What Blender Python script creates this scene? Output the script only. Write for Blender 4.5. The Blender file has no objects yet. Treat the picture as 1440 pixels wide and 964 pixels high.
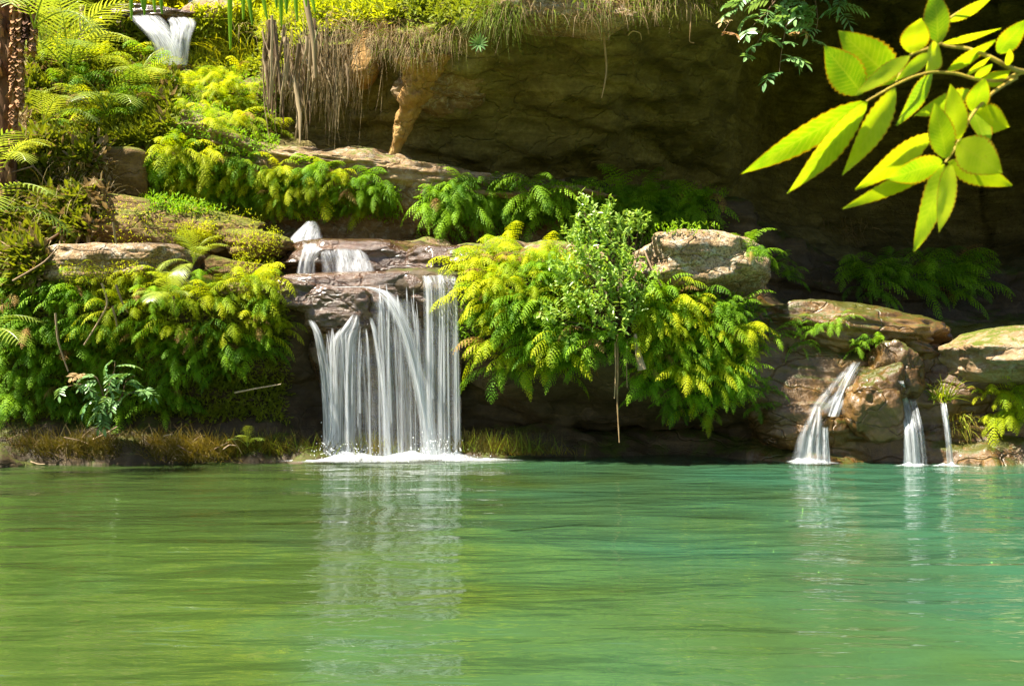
import bpy, bmesh, math, random
import numpy as np
from mathutils import Vector, Matrix
from mathutils.bvhtree import BVHTree

random.seed(7)
np.random.seed(7)
scene = bpy.context.scene
COL = scene.collection

# ------------------------------------------------------------------ camera, sky, sun, exposure
F = 1544.0                      # focal length in photograph pixels (1440 wide)
CAM_Z = 1.5
cam_d = bpy.data.cameras.new("camera")
cam_d.sensor_width = 36.0
cam_d.lens = F / 1440 * 36.0
cam_d.clip_start = 0.05
cam_d.clip_end = 600
cam_d.dof.use_dof = True
cam_d.dof.focus_distance = 14.0
cam_d.dof.aperture_fstop = 14.0
cam = bpy.data.objects.new("camera", cam_d)
cam.location = (0, 0, CAM_Z)
cam.rotation_euler = (math.radians(90), 0, 0)
COL.objects.link(cam)
scene.camera = cam

TO_SUN = Vector((-0.44, -0.16, 0.88)).normalized()
world = bpy.data.worlds.new("World")
scene.world = world
world.use_nodes = True
nt = world.node_tree
sky = nt.nodes.new("ShaderNodeTexSky")
sky.sky_type = 'NISHITA'
sky.sun_disc = False
sky.sun_elevation = math.asin(TO_SUN.z)
sky.sun_rotation = math.atan2(TO_SUN.x, TO_SUN.y) % (2 * math.pi)
bg = nt.nodes["Background"]
bg.inputs[1].default_value = 0.05
nt.links.new(sky.outputs[0], bg.inputs[0])
sun_d = bpy.data.lights.new("sun", 'SUN')
sun_d.energy = 5.0
sun_d.angle = math.radians(0.6)
sun_d.color = (1.0, 0.94, 0.80)
sun = bpy.data.objects.new("sun", sun_d)
sun.rotation_euler = (-TO_SUN).to_track_quat('-Z', 'Y').to_euler()
sun.location = (-6, 4, 14)
COL.objects.link(sun)
vs = scene.view_settings
vs.view_transform = 'Standard'
vs.look = 'None'
vs.gamma = 1.0
vs.exposure = 1.85
scene.cycles.adaptive_threshold = 0.03
scene.cycles.sample_clamp_indirect = 4.0
scene.cycles.max_bounces = 5
scene.cycles.diffuse_bounces = 3
scene.cycles.glossy_bounces = 3
scene.cycles.transparent_max_bounces = 14
scene.cycles.caustics_reflective = False
scene.cycles.caustics_refractive = False


# ------------------------------------------------------------------ helpers
def W(px, py, Y):
    """photograph pixel at depth Y metres -> point in the place"""
    return Vector(((px - 720) / F * Y, Y, CAM_Z - (py - 482) / F * Y))


def mesh_data(name, verts, faces, mats, smooth=True, uvs=None, matidx=None):
    me = bpy.data.meshes.new(name)
    me.from_pydata([tuple(v) for v in verts], [], [tuple(f) for f in faces])
    for m in (mats if isinstance(mats, (list, tuple)) else [mats]):
        me.materials.append(m)
    if smooth:
        me.polygons.foreach_set("use_smooth", [True] * len(me.polygons))
    if matidx is not None:
        me.polygons.foreach_set("material_index", matidx)
    if uvs is not None:
        lay = me.uv_layers.new(name="UVMap")
        idx = np.empty(len(me.loops), dtype=np.int32)
        me.loops.foreach_get("vertex_index", idx)
        lay.data.foreach_set("uv", np.asarray(uvs, dtype=np.float32)[idx].ravel())
    me.update()
    return me


def obj(name, me, parent=None, loc=None, rot=None, scale=None, mat4=None):
    o = bpy.data.objects.new(name, me)
    COL.objects.link(o)
    if parent is not None:
        o.parent = parent
    if mat4 is not None:
        o.matrix_local = mat4
    else:
        if loc is not None:
            o.location = loc
        if rot is not None:
            o.rotation_euler = rot
        if scale is not None:
            o.scale = (scale,) * 3 if isinstance(scale, (int, float)) else scale
    return o


def tag(o, label=None, cat=None, group=None, kind=None):
    if label:
        o["label"] = label
    if cat:
        o["category"] = cat
    if group:
        o["group"] = group
    if kind:
        o["kind"] = kind
    return o


def empty(name, loc):
    o = bpy.data.objects.new(name, None)
    o.empty_display_size = 0.05
    o.location = loc
    COL.objects.link(o)
    return o


ORD = ["first", "second", "third", "fourth", "fifth", "sixth", "seventh", "eighth", "ninth", "tenth", "eleventh",
       "twelfth", "thirteenth", "fourteenth", "fifteenth", "sixteenth"]


# vectorised value noise
def _hash(i, j, k, s):
    h = (i * 374761393 + j * 668265263 + k * 1274126177 + s * 974711) & 0xFFFFFFFF
    h = ((h ^ (h >> 13)) * 1274126177) & 0xFFFFFFFF
    h = h ^ (h >> 16)
    return (h & 0xFFFF) / 32767.5 - 1.0


def vnoise(p, s=0):
    p = np.asarray(p, dtype=np.float64)
    i0 = np.floor(p).astype(np.int64)
    f = p - i0
    u = f * f * f * (f * (f * 6 - 15) + 10)
    r = 0
    for a in (0, 1):
        for b in (0, 1):
            for c in (0, 1):
                w = (u[:, 0] if a else 1 - u[:, 0]) * (u[:, 1] if b else 1 - u[:, 1]) * (u[:, 2] if c else 1 - u[:, 2])
                r = r + w * _hash(i0[:, 0] + a, i0[:, 1] + b, i0[:, 2] + c, s)
    return r


def fbm(p, octv=4, s=0, lac=2.05, gain=0.5):
    p = np.asarray(p, dtype=np.float64)
    r = np.zeros(len(p))
    a = 1.0
    for o in range(octv):
        r += a * vnoise(p, s + o * 17)
        p = p * lac + 3.17
        a *= gain
    return r


# ------------------------------------------------------------------ materials
def new_mat(name):
    m = bpy.data.materials.new(name)
    m.use_nodes = True
    n = m.node_tree
    n.nodes.clear()
    out = n.nodes.new("ShaderNodeOutputMaterial")
    return m, n, out


def N(n, t, **kw):
    nd = n.nodes.new(t)
    for k, v in kw.items():
        setattr(nd, k, v)
    return nd


def ramp(n, fac, stops, interp='LINEAR'):
    r = N(n, "ShaderNodeValToRGB")
    r.color_ramp.interpolation = interp
    e = r.color_ramp.elements
    while len(e) < len(stops):
        e.new(0.5)
    for el, (p, c) in zip(e, stops):
        el.position = p
        el.color = (*c, 1) if len(c) == 3 else c
    n.links.new(fac, r.inputs[0])
    return r.outputs[0]


def noise(n, vec, scale, detail=4, rough=0.55, dist=0.0):
    t = N(n, "ShaderNodeTexNoise")
    t.inputs["Scale"].default_value = scale
    t.inputs["Detail"].default_value = detail
    t.inputs["Roughness"].default_value = rough
    t.inputs["Distortion"].default_value = dist
    if vec is not None:
        n.links.new(vec, t.inputs["Vector"])
    return t.outputs["Fac"]


def mapping(n, vec, scale=(1, 1, 1), rot=(0, 0, 0)):
    m = N(n, "ShaderNodeMapping")
    m.inputs["Scale"].default_value = scale
    m.inputs["Rotation"].default_value = rot
    n.links.new(vec, m.inputs["Vector"])
    return m.outputs[0]


def mixc(n, fac, a, b, mode='MIX'):
    m = N(n, "ShaderNodeMix", data_type='RGBA', blend_type=mode)
    for sock, v in ((m.inputs[0], fac), (m.inputs[6], a), (m.inputs[7], b)):
        if isinstance(v, (int, float)):
            sock.default_value = v
        elif isinstance(v, (tuple, list)):
            sock.default_value = (*v, 1)
        else:
            n.links.new(v, sock)
    return m.outputs[2]


def mth(n, op, a, b=None, c=None, clamp=False):
    m = N(n, "ShaderNodeMath", operation=op, use_clamp=clamp)
    for i, v in enumerate((a, b, c)):
        if v is None:
            continue
        if isinstance(v, (int, float)):
            m.inputs[i].default_value = v
        else:
            n.links.new(v, m.inputs[i])
    return m.outputs[0]


def rock_mat(name, dark, mid, light, moss=0.0, moss_col=(0.10, 0.12, 0.012), rough=0.85, lichen=0.0, strata=0.5, wet=0.0, bump=0.5, speck=0.0):
    m, n, out = new_mat(name)
    geo = N(n, "ShaderNodeNewGeometry")
    pos = geo.outputs["Position"]
    big = noise(n, pos, 1.3, 5, 0.6, 0.3)
    fine = noise(n, pos, 14, 6, 0.65)
    sv = mapping(n, pos, (0.6, 0.6, 5.5), (0.12, 0.06, 0))
    st = noise(n, sv, 1.6, 5, 0.6, 0.4)
    f = mth(n, 'ADD', mth(n, 'MULTIPLY', big, 1 - strata), mth(n, 'MULTIPLY', st, strata))
    f = mth(n, 'ADD', mth(n, 'MULTIPLY', f, 0.72), mth(n, 'MULTIPLY', fine, 0.28))
    col = ramp(n, f, [(0.30, dark), (0.5, mid), (0.68, light)])
    if lichen:
        lf = ramp(n, noise(n, pos, 9, 6, 0.75, 0.6), [(0.50, (0, 0, 0)), (0.62, (1, 1, 1))])
        col = mixc(n, mth(n, 'MULTIPLY', lf, lichen), col, (0.50, 0.47, 0.40))
    if speck:
        sf = ramp(n, noise(n, pos, 38, 3, 0.6), [(0.42, (1, 1, 1)), (0.5, (0, 0, 0))])
        col = mixc(n, mth(n, 'MULTIPLY', sf, speck), col, (0.03, 0.022, 0.012))
    if moss:
        sep = N(n, "ShaderNodeSeparateXYZ")
        n.links.new(geo.outputs["Normal"], sep.inputs[0])
        up = mth(n, 'ADD', mth(n, 'MULTIPLY', sep.outputs[2], 0.30), mth(n, 'ADD', mth(n, 'MULTIPLY', noise(n, pos, 2.4, 6, 0.7, 0.5), 0.6), mth(n, 'MULTIPLY', noise(n, pos, 13, 5, 0.7), 0.45)))
        mf = ramp(n, up, [(0.78 - 0.3 * moss, (0, 0, 0)), (0.87 - 0.3 * moss, (1, 1, 1))])
        mc = mixc(n, noise(n, pos, 22, 4), tuple(c * 0.55 for c in moss_col), tuple(c * 1.35 for c in moss_col))
        col = mixc(n, mf, col, mc)
    vor = N(n, "ShaderNodeTexVoronoi", feature='DISTANCE_TO_EDGE')
    vor.inputs["Scale"].default_value = 1.5
    wv = N(n, "ShaderNodeVectorMath", operation='ADD')
    nzv = N(n, "ShaderNodeTexNoise")
    nzv.inputs["Scale"].default_value = 3.0
    n.links.new(pos, nzv.inputs["Vector"])
    sc_ = N(n, "ShaderNodeVectorMath", operation='SCALE')
    sc_.inputs["Scale"].default_value = 0.5
    n.links.new(nzv.outputs["Color"], sc_.inputs[0])
    n.links.new(mapping(n, pos, (0.8, 0.8, 1.8), (0.1, 0.15, 0)), wv.inputs[0])
    n.links.new(sc_.outputs[0], wv.inputs[1])
    n.links.new(wv.outputs[0], vor.inputs["Vector"])
    crack = ramp(n, vor.outputs["Distance"], [(0.0, (0, 0, 0)), (0.035, (1, 1, 1))])
    b = N(n, "ShaderNodeBsdfPrincipled")
    n.links.new(col, b.inputs["Base Color"])
    rr = ramp(n, noise(n, pos, 5, 4), [(0.35, (max(rough - 0.18, 0.05),) * 3), (0.65, (min(rough + 0.1, 1),) * 3)])
    n.links.new(rr, b.inputs["Roughness"])
    b.inputs["Specular IOR Level"].default_value = 0.5 if wet else 0.25
    if wet:
        b.inputs["Coat Weight"].default_value = wet
        b.inputs["Coat Roughness"].default_value = 0.12
    bp = N(n, "ShaderNodeBump")
    bp.inputs["Strength"].default_value = bump
    bp.inputs["Distance"].default_value = 0.03
    hh = mth(n, 'ADD', mth(n, 'MULTIPLY', noise(n, pos, 5, 5, 0.6), 1.3), mth(n, 'ADD', fine, mth(n, 'MULTIPLY', noise(n, sv, 6, 6, 0.65), 1.7 * strata)))
    hh = mth(n, 'ADD', hh, mth(n, 'MULTIPLY', noise(n, pos, 45, 4, 0.6), 0.35))
    hh = mth(n, 'ADD', hh, mth(n, 'MULTIPLY', crack, 0.9))
    n.links.new(hh, bp.inputs["Height"])
    n.links.new(bp.outputs[0], b.inputs["Normal"])
    n.links.new(b.outputs[0], out.inputs[0])
    return m


def leaf_mat(name, c1, c2, trans=0.4, tcol=None, rough=0.6, spec=0.18, nscale=3.0, tip=None):
    """two-tone leaf: hue drifts from plant to plant and over each leaf"""
    m, n, out = new_mat(name)
    oi = N(n, "ShaderNodeObjectInfo")
    geo = N(n, "ShaderNodeNewGeometry")
    nz = noise(n, geo.outputs["Position"], nscale, 3, 0.6)
    f = mth(n, 'ADD', mth(n, 'MULTIPLY', oi.outputs["Random"], 0.55), mth(n, 'MULTIPLY', nz, 0.75))
    col = ramp(n, f, [(0.25, c1), (0.95, c2)])
    if tip:
        tf = ramp(n, noise(n, geo.outputs["Position"], 7.0, 2, 0.5), [(0.66, (0, 0, 0)), (0.74, (1, 1, 1))])
        col = mixc(n, mth(n, 'MULTIPLY', tf, 0.8), col, tip)
    b = N(n, "ShaderNodeBsdfPrincipled")
    b.inputs["Roughness"].default_value = rough
    b.inputs["Specular IOR Level"].default_value = spec
    n.links.new(col, b.inputs["Base Color"])
    t = N(n, "ShaderNodeBsdfTranslucent")
    tc = mixc(n, 1.0, col, tcol or (1.5, 1.35, 0.6), 'MULTIPLY')
    n.links.new(tc, t.inputs[0])
    mx = N(n, "ShaderNodeMixShader")
    mx.inputs[0].default_value = trans
    n.links.new(b.outputs[0], mx.inputs[1])
    n.links.new(t.outputs[0], mx.inputs[2])
    n.links.new(mx.outputs[0], out.inputs[0])
    return m


def plain_mat(name, c1, c2, rough=0.8, scale=8.0, stretch=(1, 1, 1), spec=0.2, bump=0.3, rnd=0.0):
    m, n, out = new_mat(name)
    tc = N(n, "ShaderNodeTexCoord")
    v = mapping(n, tc.outputs["Object"], stretch)
    f = noise(n, v, scale, 5, 0.65)
    if rnd:
        oi = N(n, "ShaderNodeObjectInfo")
        f = mth(n, 'ADD', mth(n, 'MULTIPLY', f, 1 - rnd), mth(n, 'MULTIPLY', oi.outputs["Random"], rnd))
    col = ramp(n, f, [(0.28, c1), (0.72, c2)])
    b = N(n, "ShaderNodeBsdfPrincipled")
    b.inputs["Roughness"].default_value = rough
    b.inputs["Specular IOR Level"].default_value = spec
    n.links.new(col, b.inputs["Base Color"])
    if bump:
        bp = N(n, "ShaderNodeBump")
        bp.inputs["Strength"].default_value = bump
        bp.inputs["Distance"].default_value = 0.01
        n.links.new(f, bp.inputs["Height"])
        n.links.new(bp.outputs[0], b.inputs["Normal"])
    n.links.new(b.outputs[0], out.inputs[0])
    return m


M = {}
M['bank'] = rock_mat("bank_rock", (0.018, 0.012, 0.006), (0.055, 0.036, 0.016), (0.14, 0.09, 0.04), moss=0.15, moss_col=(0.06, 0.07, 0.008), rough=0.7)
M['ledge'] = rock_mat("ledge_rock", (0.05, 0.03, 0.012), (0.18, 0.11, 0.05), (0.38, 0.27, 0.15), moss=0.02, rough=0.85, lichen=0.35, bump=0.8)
M['cave'] = rock_mat("cave_rock", (0.032, 0.026, 0.009), (0.15, 0.118, 0.038), (0.33, 0.265, 0.10), moss=0.0, rough=0.9, strata=0.5, bump=0.9)
M['hill'] = rock_mat("hill_earth", (0.03, 0.025, 0.008), (0.09, 0.07, 0.02), (0.18, 0.14, 0.05), moss=0.7, moss_col=(0.13, 0.15, 0.012), rough=0.95)
M['sand'] = rock_mat("sandstone", (0.10, 0.055, 0.022), (0.27, 0.17, 0.085), (0.46, 0.33, 0.19), moss=0.12, rough=0.85, lichen=0.3, strata=0.6, bump=0.8)
M['ochre'] = rock_mat("ochre_rock", (0.16, 0.075, 0.02), (0.34, 0.19, 0.06), (0.52, 0.34, 0.13), rough=0.9, strata=0.3, bump=0.9)
M['granite'] = rock_mat("lichened_rock", (0.13, 0.07, 0.03), (0.31, 0.20, 0.10), (0.50, 0.38, 0.23), moss=0.0, rough=0.85, lichen=0.6, strata=0.25, bump=0.9, speck=0.6)
M['mossy'] = rock_mat("mossy_rock", (0.05, 0.03, 0.01), (0.15, 0.09, 0.03), (0.30, 0.19, 0.075), moss=0.36, moss_col=(0.12, 0.12, 0.010), rough=0.85, bump=0.9)
M['wet'] = rock_mat("wet_rock", (0.022, 0.011, 0.005), (0.085, 0.042, 0.020), (0.19, 0.11, 0.055), moss=0.0, rough=0.3, wet=0.7, strata=0.7, bump=0.7)
M['wetbrown'] = rock_mat("wet_brown_rock", (0.022, 0.011, 0.003), (0.105, 0.052, 0.012), (0.24, 0.13, 0.032), moss=0.3, moss_col=(0.07, 0.07, 0.01), rough=0.45, wet=0.15, strata=0.15, bump=0.7)
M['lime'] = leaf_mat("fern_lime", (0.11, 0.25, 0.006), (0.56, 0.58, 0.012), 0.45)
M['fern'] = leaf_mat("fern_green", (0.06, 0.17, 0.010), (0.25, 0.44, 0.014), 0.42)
M['deep'] = leaf_mat("fern_deep", (0.03, 0.085, 0.012), (0.09, 0.18, 0.02), 0.35)
M['deadfern'] = leaf_mat("dead_frond", (0.16, 0.08, 0.02), (0.38, 0.24, 0.07), 0.3, tcol=(1.1, 0.9, 0.6))
M['palm'] = leaf_mat("palm_leaf", (0.12, 0.22, 0.015), (0.40, 0.46, 0.06), 0.35, rough=0.35, spec=0.5)
M['yellow'] = leaf_mat("sunny_leaf", (0.20, 0.29, 0.008), (0.58, 0.54, 0.014), 0.55, nscale=2.0)
M['bush'] = leaf_mat("shrub_leaf", (0.17, 0.33, 0.03), (0.50, 0.60, 0.14), 0.35, rough=0.35, spec=0.5, nscale=9)
M['gloss'] = leaf_mat("glossy_leaf", (0.07, 0.19, 0.06), (0.26, 0.42, 0.15), 0.3, rough=0.33, spec=0.5)
M['pink'] = leaf_mat("young_pink_leaf", (0.34, 0.13, 0.08), (0.48, 0.36, 0.17), 0.4)
M['under'] = leaf_mat("undergrowth_leaf", (0.035, 0.075, 0.008), (0.22, 0.25, 0.014), 0.35, nscale=1.6, tip=(0.20, 0.11, 0.04))
M['grass'] = leaf_mat("grass_blade", (0.10, 0.17, 0.012), (0.33, 0.36, 0.03), 0.35, nscale=4)
M['drygrass'] = leaf_mat("dry_grass", (0.16, 0.10, 0.04), (0.42, 0.31, 0.15), 0.25, tcol=(1, 0.9, 0.7), nscale=5)
M['sedge'] = leaf_mat("sedge_blade", (0.05, 0.05, 0.008), (0.20, 0.15, 0.022), 0.3, nscale=4)
M['dryleaf'] = plain_mat("dead_leaf", (0.10, 0.06, 0.03), (0.46, 0.34, 0.20), 0.8, 3.0, (6, 6, 0.6), rnd=0.45)
M['bark'] = plain_mat("bark", (0.06, 0.035, 0.02), (0.22, 0.14, 0.08), 0.9, 7.0, (2, 2, 0.5))
M['palmbark'] = plain_mat("palm_bark", (0.06, 0.025, 0.012), (0.36, 0.19, 0.09), 0.85, 3.0, (4, 4, 1), rnd=0.5)
M['twig'] = plain_mat("twig", (0.15, 0.09, 0.05), (0.44, 0.32, 0.20), 0.8, 6.0, rnd=0.4)
M['greentwig'] = plain_mat("green_twig", (0.22, 0.13, 0.02), (0.45, 0.36, 0.05), 0.6, 40.0)
M['root'] = plain_mat("root", (0.20, 0.12, 0.05), (0.48, 0.34, 0.18), 0.8, 6.0, rnd=0.3)


def big_leaf_mat():
    m, n, out = new_mat("branch_leaf")
    geo = N(n, "ShaderNodeNewGeometry")
    uv = N(n, "ShaderNodeUVMap")
    sep = N(n, "ShaderNodeSeparateXYZ")
    n.links.new(uv.outputs[0], sep.inputs[0])
    oi = N(n, "ShaderNodeObjectInfo")
    col = ramp(n, mth(n, 'ADD', mth(n, 'MULTIPLY', oi.outputs["Random"], 0.5), mth(n, 'MULTIPLY', noise(n, geo.outputs["Position"], 60, 3), 0.6)),
               [(0.2, (0.15, 0.29, 0.006)), (0.9, (0.55, 0.58, 0.012))])
    au = mth(n, 'ABSOLUTE', sep.outputs[0])
    # rib, side veins and browned rim belong to the leaf itself
    rib = mth(n, 'LESS_THAN', au, 0.045)
    vein = mth(n, 'SINE', mth(n, 'MULTIPLY', mth(n, 'SUBTRACT', sep.outputs[1], mth(n, 'MULTIPLY', au, 0.16)), 90.0))
    vein = mth(n, 'MULTIPLY', mth(n, 'GREATER_THAN', vein, 0.80), 0.42)
    col = mixc(n, mth(n, 'MAXIMUM', mth(n, 'MULTIPLY', rib, 0.45), vein), col, (0.50, 0.50, 0.05))
    spot = ramp(n, noise(n, geo.outputs["Position"], 55, 4, 0.7), [(0.66, (0, 0, 0)), (0.72, (1, 1, 1))])
    col = mixc(n, mth(n, 'MULTIPLY', spot, 0.55), col, (0.30, 0.22, 0.02))
    rim = ramp(n, mth(n, 'ADD', au, mth(n, 'MULTIPLY', noise(n, geo.outputs["Position"], 140, 2), 0.14)), [(0.97, (0, 0, 0)), (1.05, (1, 1, 1))])
    col = mixc(n, mth(n, 'MULTIPLY', rim, 0.8), col, (0.42, 0.16, 0.01))
    b = N(n, "ShaderNodeBsdfPrincipled")
    b.inputs["Roughness"].default_value = 0.4
    b.inputs["Specular IOR Level"].default_value = 0.35
    n.links.new(col, b.inputs["Base Color"])
    t = N(n, "ShaderNodeBsdfTranslucent")
    n.links.new(mixc(n, 1.0, col, (1.3, 1.4, 0.3), 'MULTIPLY'), t.inputs[0])
    mx = N(n, "ShaderNodeMixShader")
    mx.inputs[0].default_value = 0.6
    n.links.new(b.outputs[0], mx.inputs[1])
    n.links.new(t.outputs[0], mx.inputs[2])
    n.links.new(mx.outputs[0], out.inputs[0])
    return m


M['bigleaf'] = big_leaf_mat()


def fall_mat(name, lo, hi, col=(0.80, 0.83, 0.88), lo0=0.34, hi0=0.64):
    """falling water: strands of white water with clear gaps (u across, v along the fall)"""
    m, n, out = new_mat(name)
    uv = N(n, "ShaderNodeUVMap")
    oi = N(n, "ShaderNodeObjectInfo")
    v1 = mapping(n, uv.outputs[0], (1, 0.10, 1))
    add = N(n, "ShaderNodeVectorMath", operation='ADD')
    comb = N(n, "ShaderNodeCombineXYZ")
    n.links.new(mth(n, 'MULTIPLY', oi.outputs["Random"], 50.0), comb.inputs[0])
    n.links.new(v1, add.inputs[0])
    n.links.new(comb.outputs[0], add.inputs[1])
    a = noise(n, add.outputs[0], 7.0, 5, 0.72)
    b_ = noise(n, add.outputs[0], 26.0, 3, 0.6)
    f = mth(n, 'ADD', mth(n, 'MULTIPLY', a, 0.62), mth(n, 'MULTIPLY', b_, 0.38))
    al = ramp(n, f, [(lo0, (lo,) * 3), (hi0, (hi,) * 3)])
    att = N(n, "ShaderNodeVertexColor")
    att.layer_name = "edge"
    al = mth(n, 'MULTIPLY', al, att.outputs[0], clamp=True)
    d = N(n, "ShaderNodeBsdfPrincipled")
    d.inputs["Base Color"].default_value = (*col, 1)
    d.inputs["Roughness"].default_value = 0.35
    tl = N(n, "ShaderNodeBsdfTranslucent")
    tl.inputs[0].default_value = (*col, 1)
    mx0 = N(n, "ShaderNodeMixShader")
    mx0.inputs[0].default_value = 0.45
    n.links.new(d.outputs[0], mx0.inputs[1])
    n.links.new(tl.outputs[0], mx0.inputs[2])
    tr = N(n, "ShaderNodeBsdfTransparent")
    mx = N(n, "ShaderNodeMixShader")
    n.links.new(al, mx.inputs[0])
    n.links.new(tr.outputs[0], mx.inputs[1])
    n.links.new(mx0.outputs[0], mx.inputs[2])
    n.links.new(mx.outputs[0], out.inputs[0])
    return m


M['sheet'] = fall_mat("sheet_of_falling_water", 0.06, 0.80, (0.88, 0.90, 0.94), lo0=0.36, hi0=0.62)
M['fall'] = fall_mat("falling_water", 0.02, 1.0, (0.88, 0.90, 0.94))
M['veil'] = fall_mat("thin_falling_water", 0.05, 0.62, lo0=0.40, hi0=0.70)
M['foam'] = fall_mat("foam", 0.05, 1.0, (0.80, 0.83, 0.86))


M['spray'] = plain_mat("water_spray", (0.75, 0.78, 0.8), (0.9, 0.92, 0.94), 0.3, 9.0, bump=0)


def pool_mat():
    m, n, out = new_mat("pool_water")
    geo = N(n, "ShaderNodeNewGeometry")
    pos = geo.outputs["Position"]
    v = mapping(n, pos, (0.36, 1.1, 1.0))
    w1 = noise(n, v, 1.9, 3, 0.5, 0.5)
    w2 = noise(n, v, 5.5, 3, 0.5, 0.4)
    w3 = noise(n, v, 0.7, 2, 0.5, 0.3)
    h = mth(n, 'ADD', mth(n, 'MULTIPLY', w1, 0.5), mth(n, 'ADD', mth(n, 'MULTIPLY', w2, 0.15), mth(n, 'MULTIPLY', w3, 0.8)))
    bp = N(n, "ShaderNodeBump")
    bp.inputs["Strength"].default_value = 1.0
    bp.inputs["Distance"].default_value = 0.082
    n.links.new(h, bp.inputs["Height"])
    fr = N(n, "ShaderNodeFresnel")
    fr.inputs["IOR"].default_value = 1.55
    n.links.new(bp.outputs[0], fr.inputs["Normal"])
    gl = N(n, "ShaderNodeBsdfGlossy")
    gl.inputs["Roughness"].default_value = 0.035
    n.links.new(bp.outputs[0], gl.inputs["Normal"])
    # milky green suspended silt, and clear water that lets the bed show
    xs_ = N(n, "ShaderNodeSeparateXYZ")
    n.links.new(pos, xs_.inputs[0])
    df = N(n, "ShaderNodeBsdfDiffuse")
    n.links.new(ramp(n, mth(n, 'ADD', mth(n, 'MULTIPLY', noise(n, pos, 0.35, 3, 0.5, 0.3), 0.8), mth(n, 'MULTIPLY', xs_.outputs[0], 0.06)), [(0.32, (0.056, 0.096, 0.024)), (0.62, (0.052, 0.165, 0.088))]), df.inputs[0])
    tr = N(n, "ShaderNodeBsdfTransparent")
    tr.inputs[0].default_value = (0.42, 0.62, 0.28, 1)
    body = N(n, "ShaderNodeMixShader")
    body.inputs[0].default_value = 0.42
    n.links.new(df.outputs[0], body.inputs[1])
    n.links.new(tr.outputs[0], body.inputs[2])
    mx = N(n, "ShaderNodeMixShader")
    n.links.new(fr.outputs[0], mx.inputs[0])
    n.links.new(body.outputs[0], mx.inputs[1])
    n.links.new(gl.outputs[0], mx.inputs[2])
    n.links.new(mx.outputs[0], out.inputs[0])
    return m


M['pool'] = pool_mat()
M['bed'] = rock_mat("pool_bed_sand", (0.10, 0.11, 0.02), (0.26, 0.26, 0.05), (0.42, 0.40, 0.10), moss=0, rough=0.95, strata=0.1)
M['bark_moss'] = M['bark']

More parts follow.
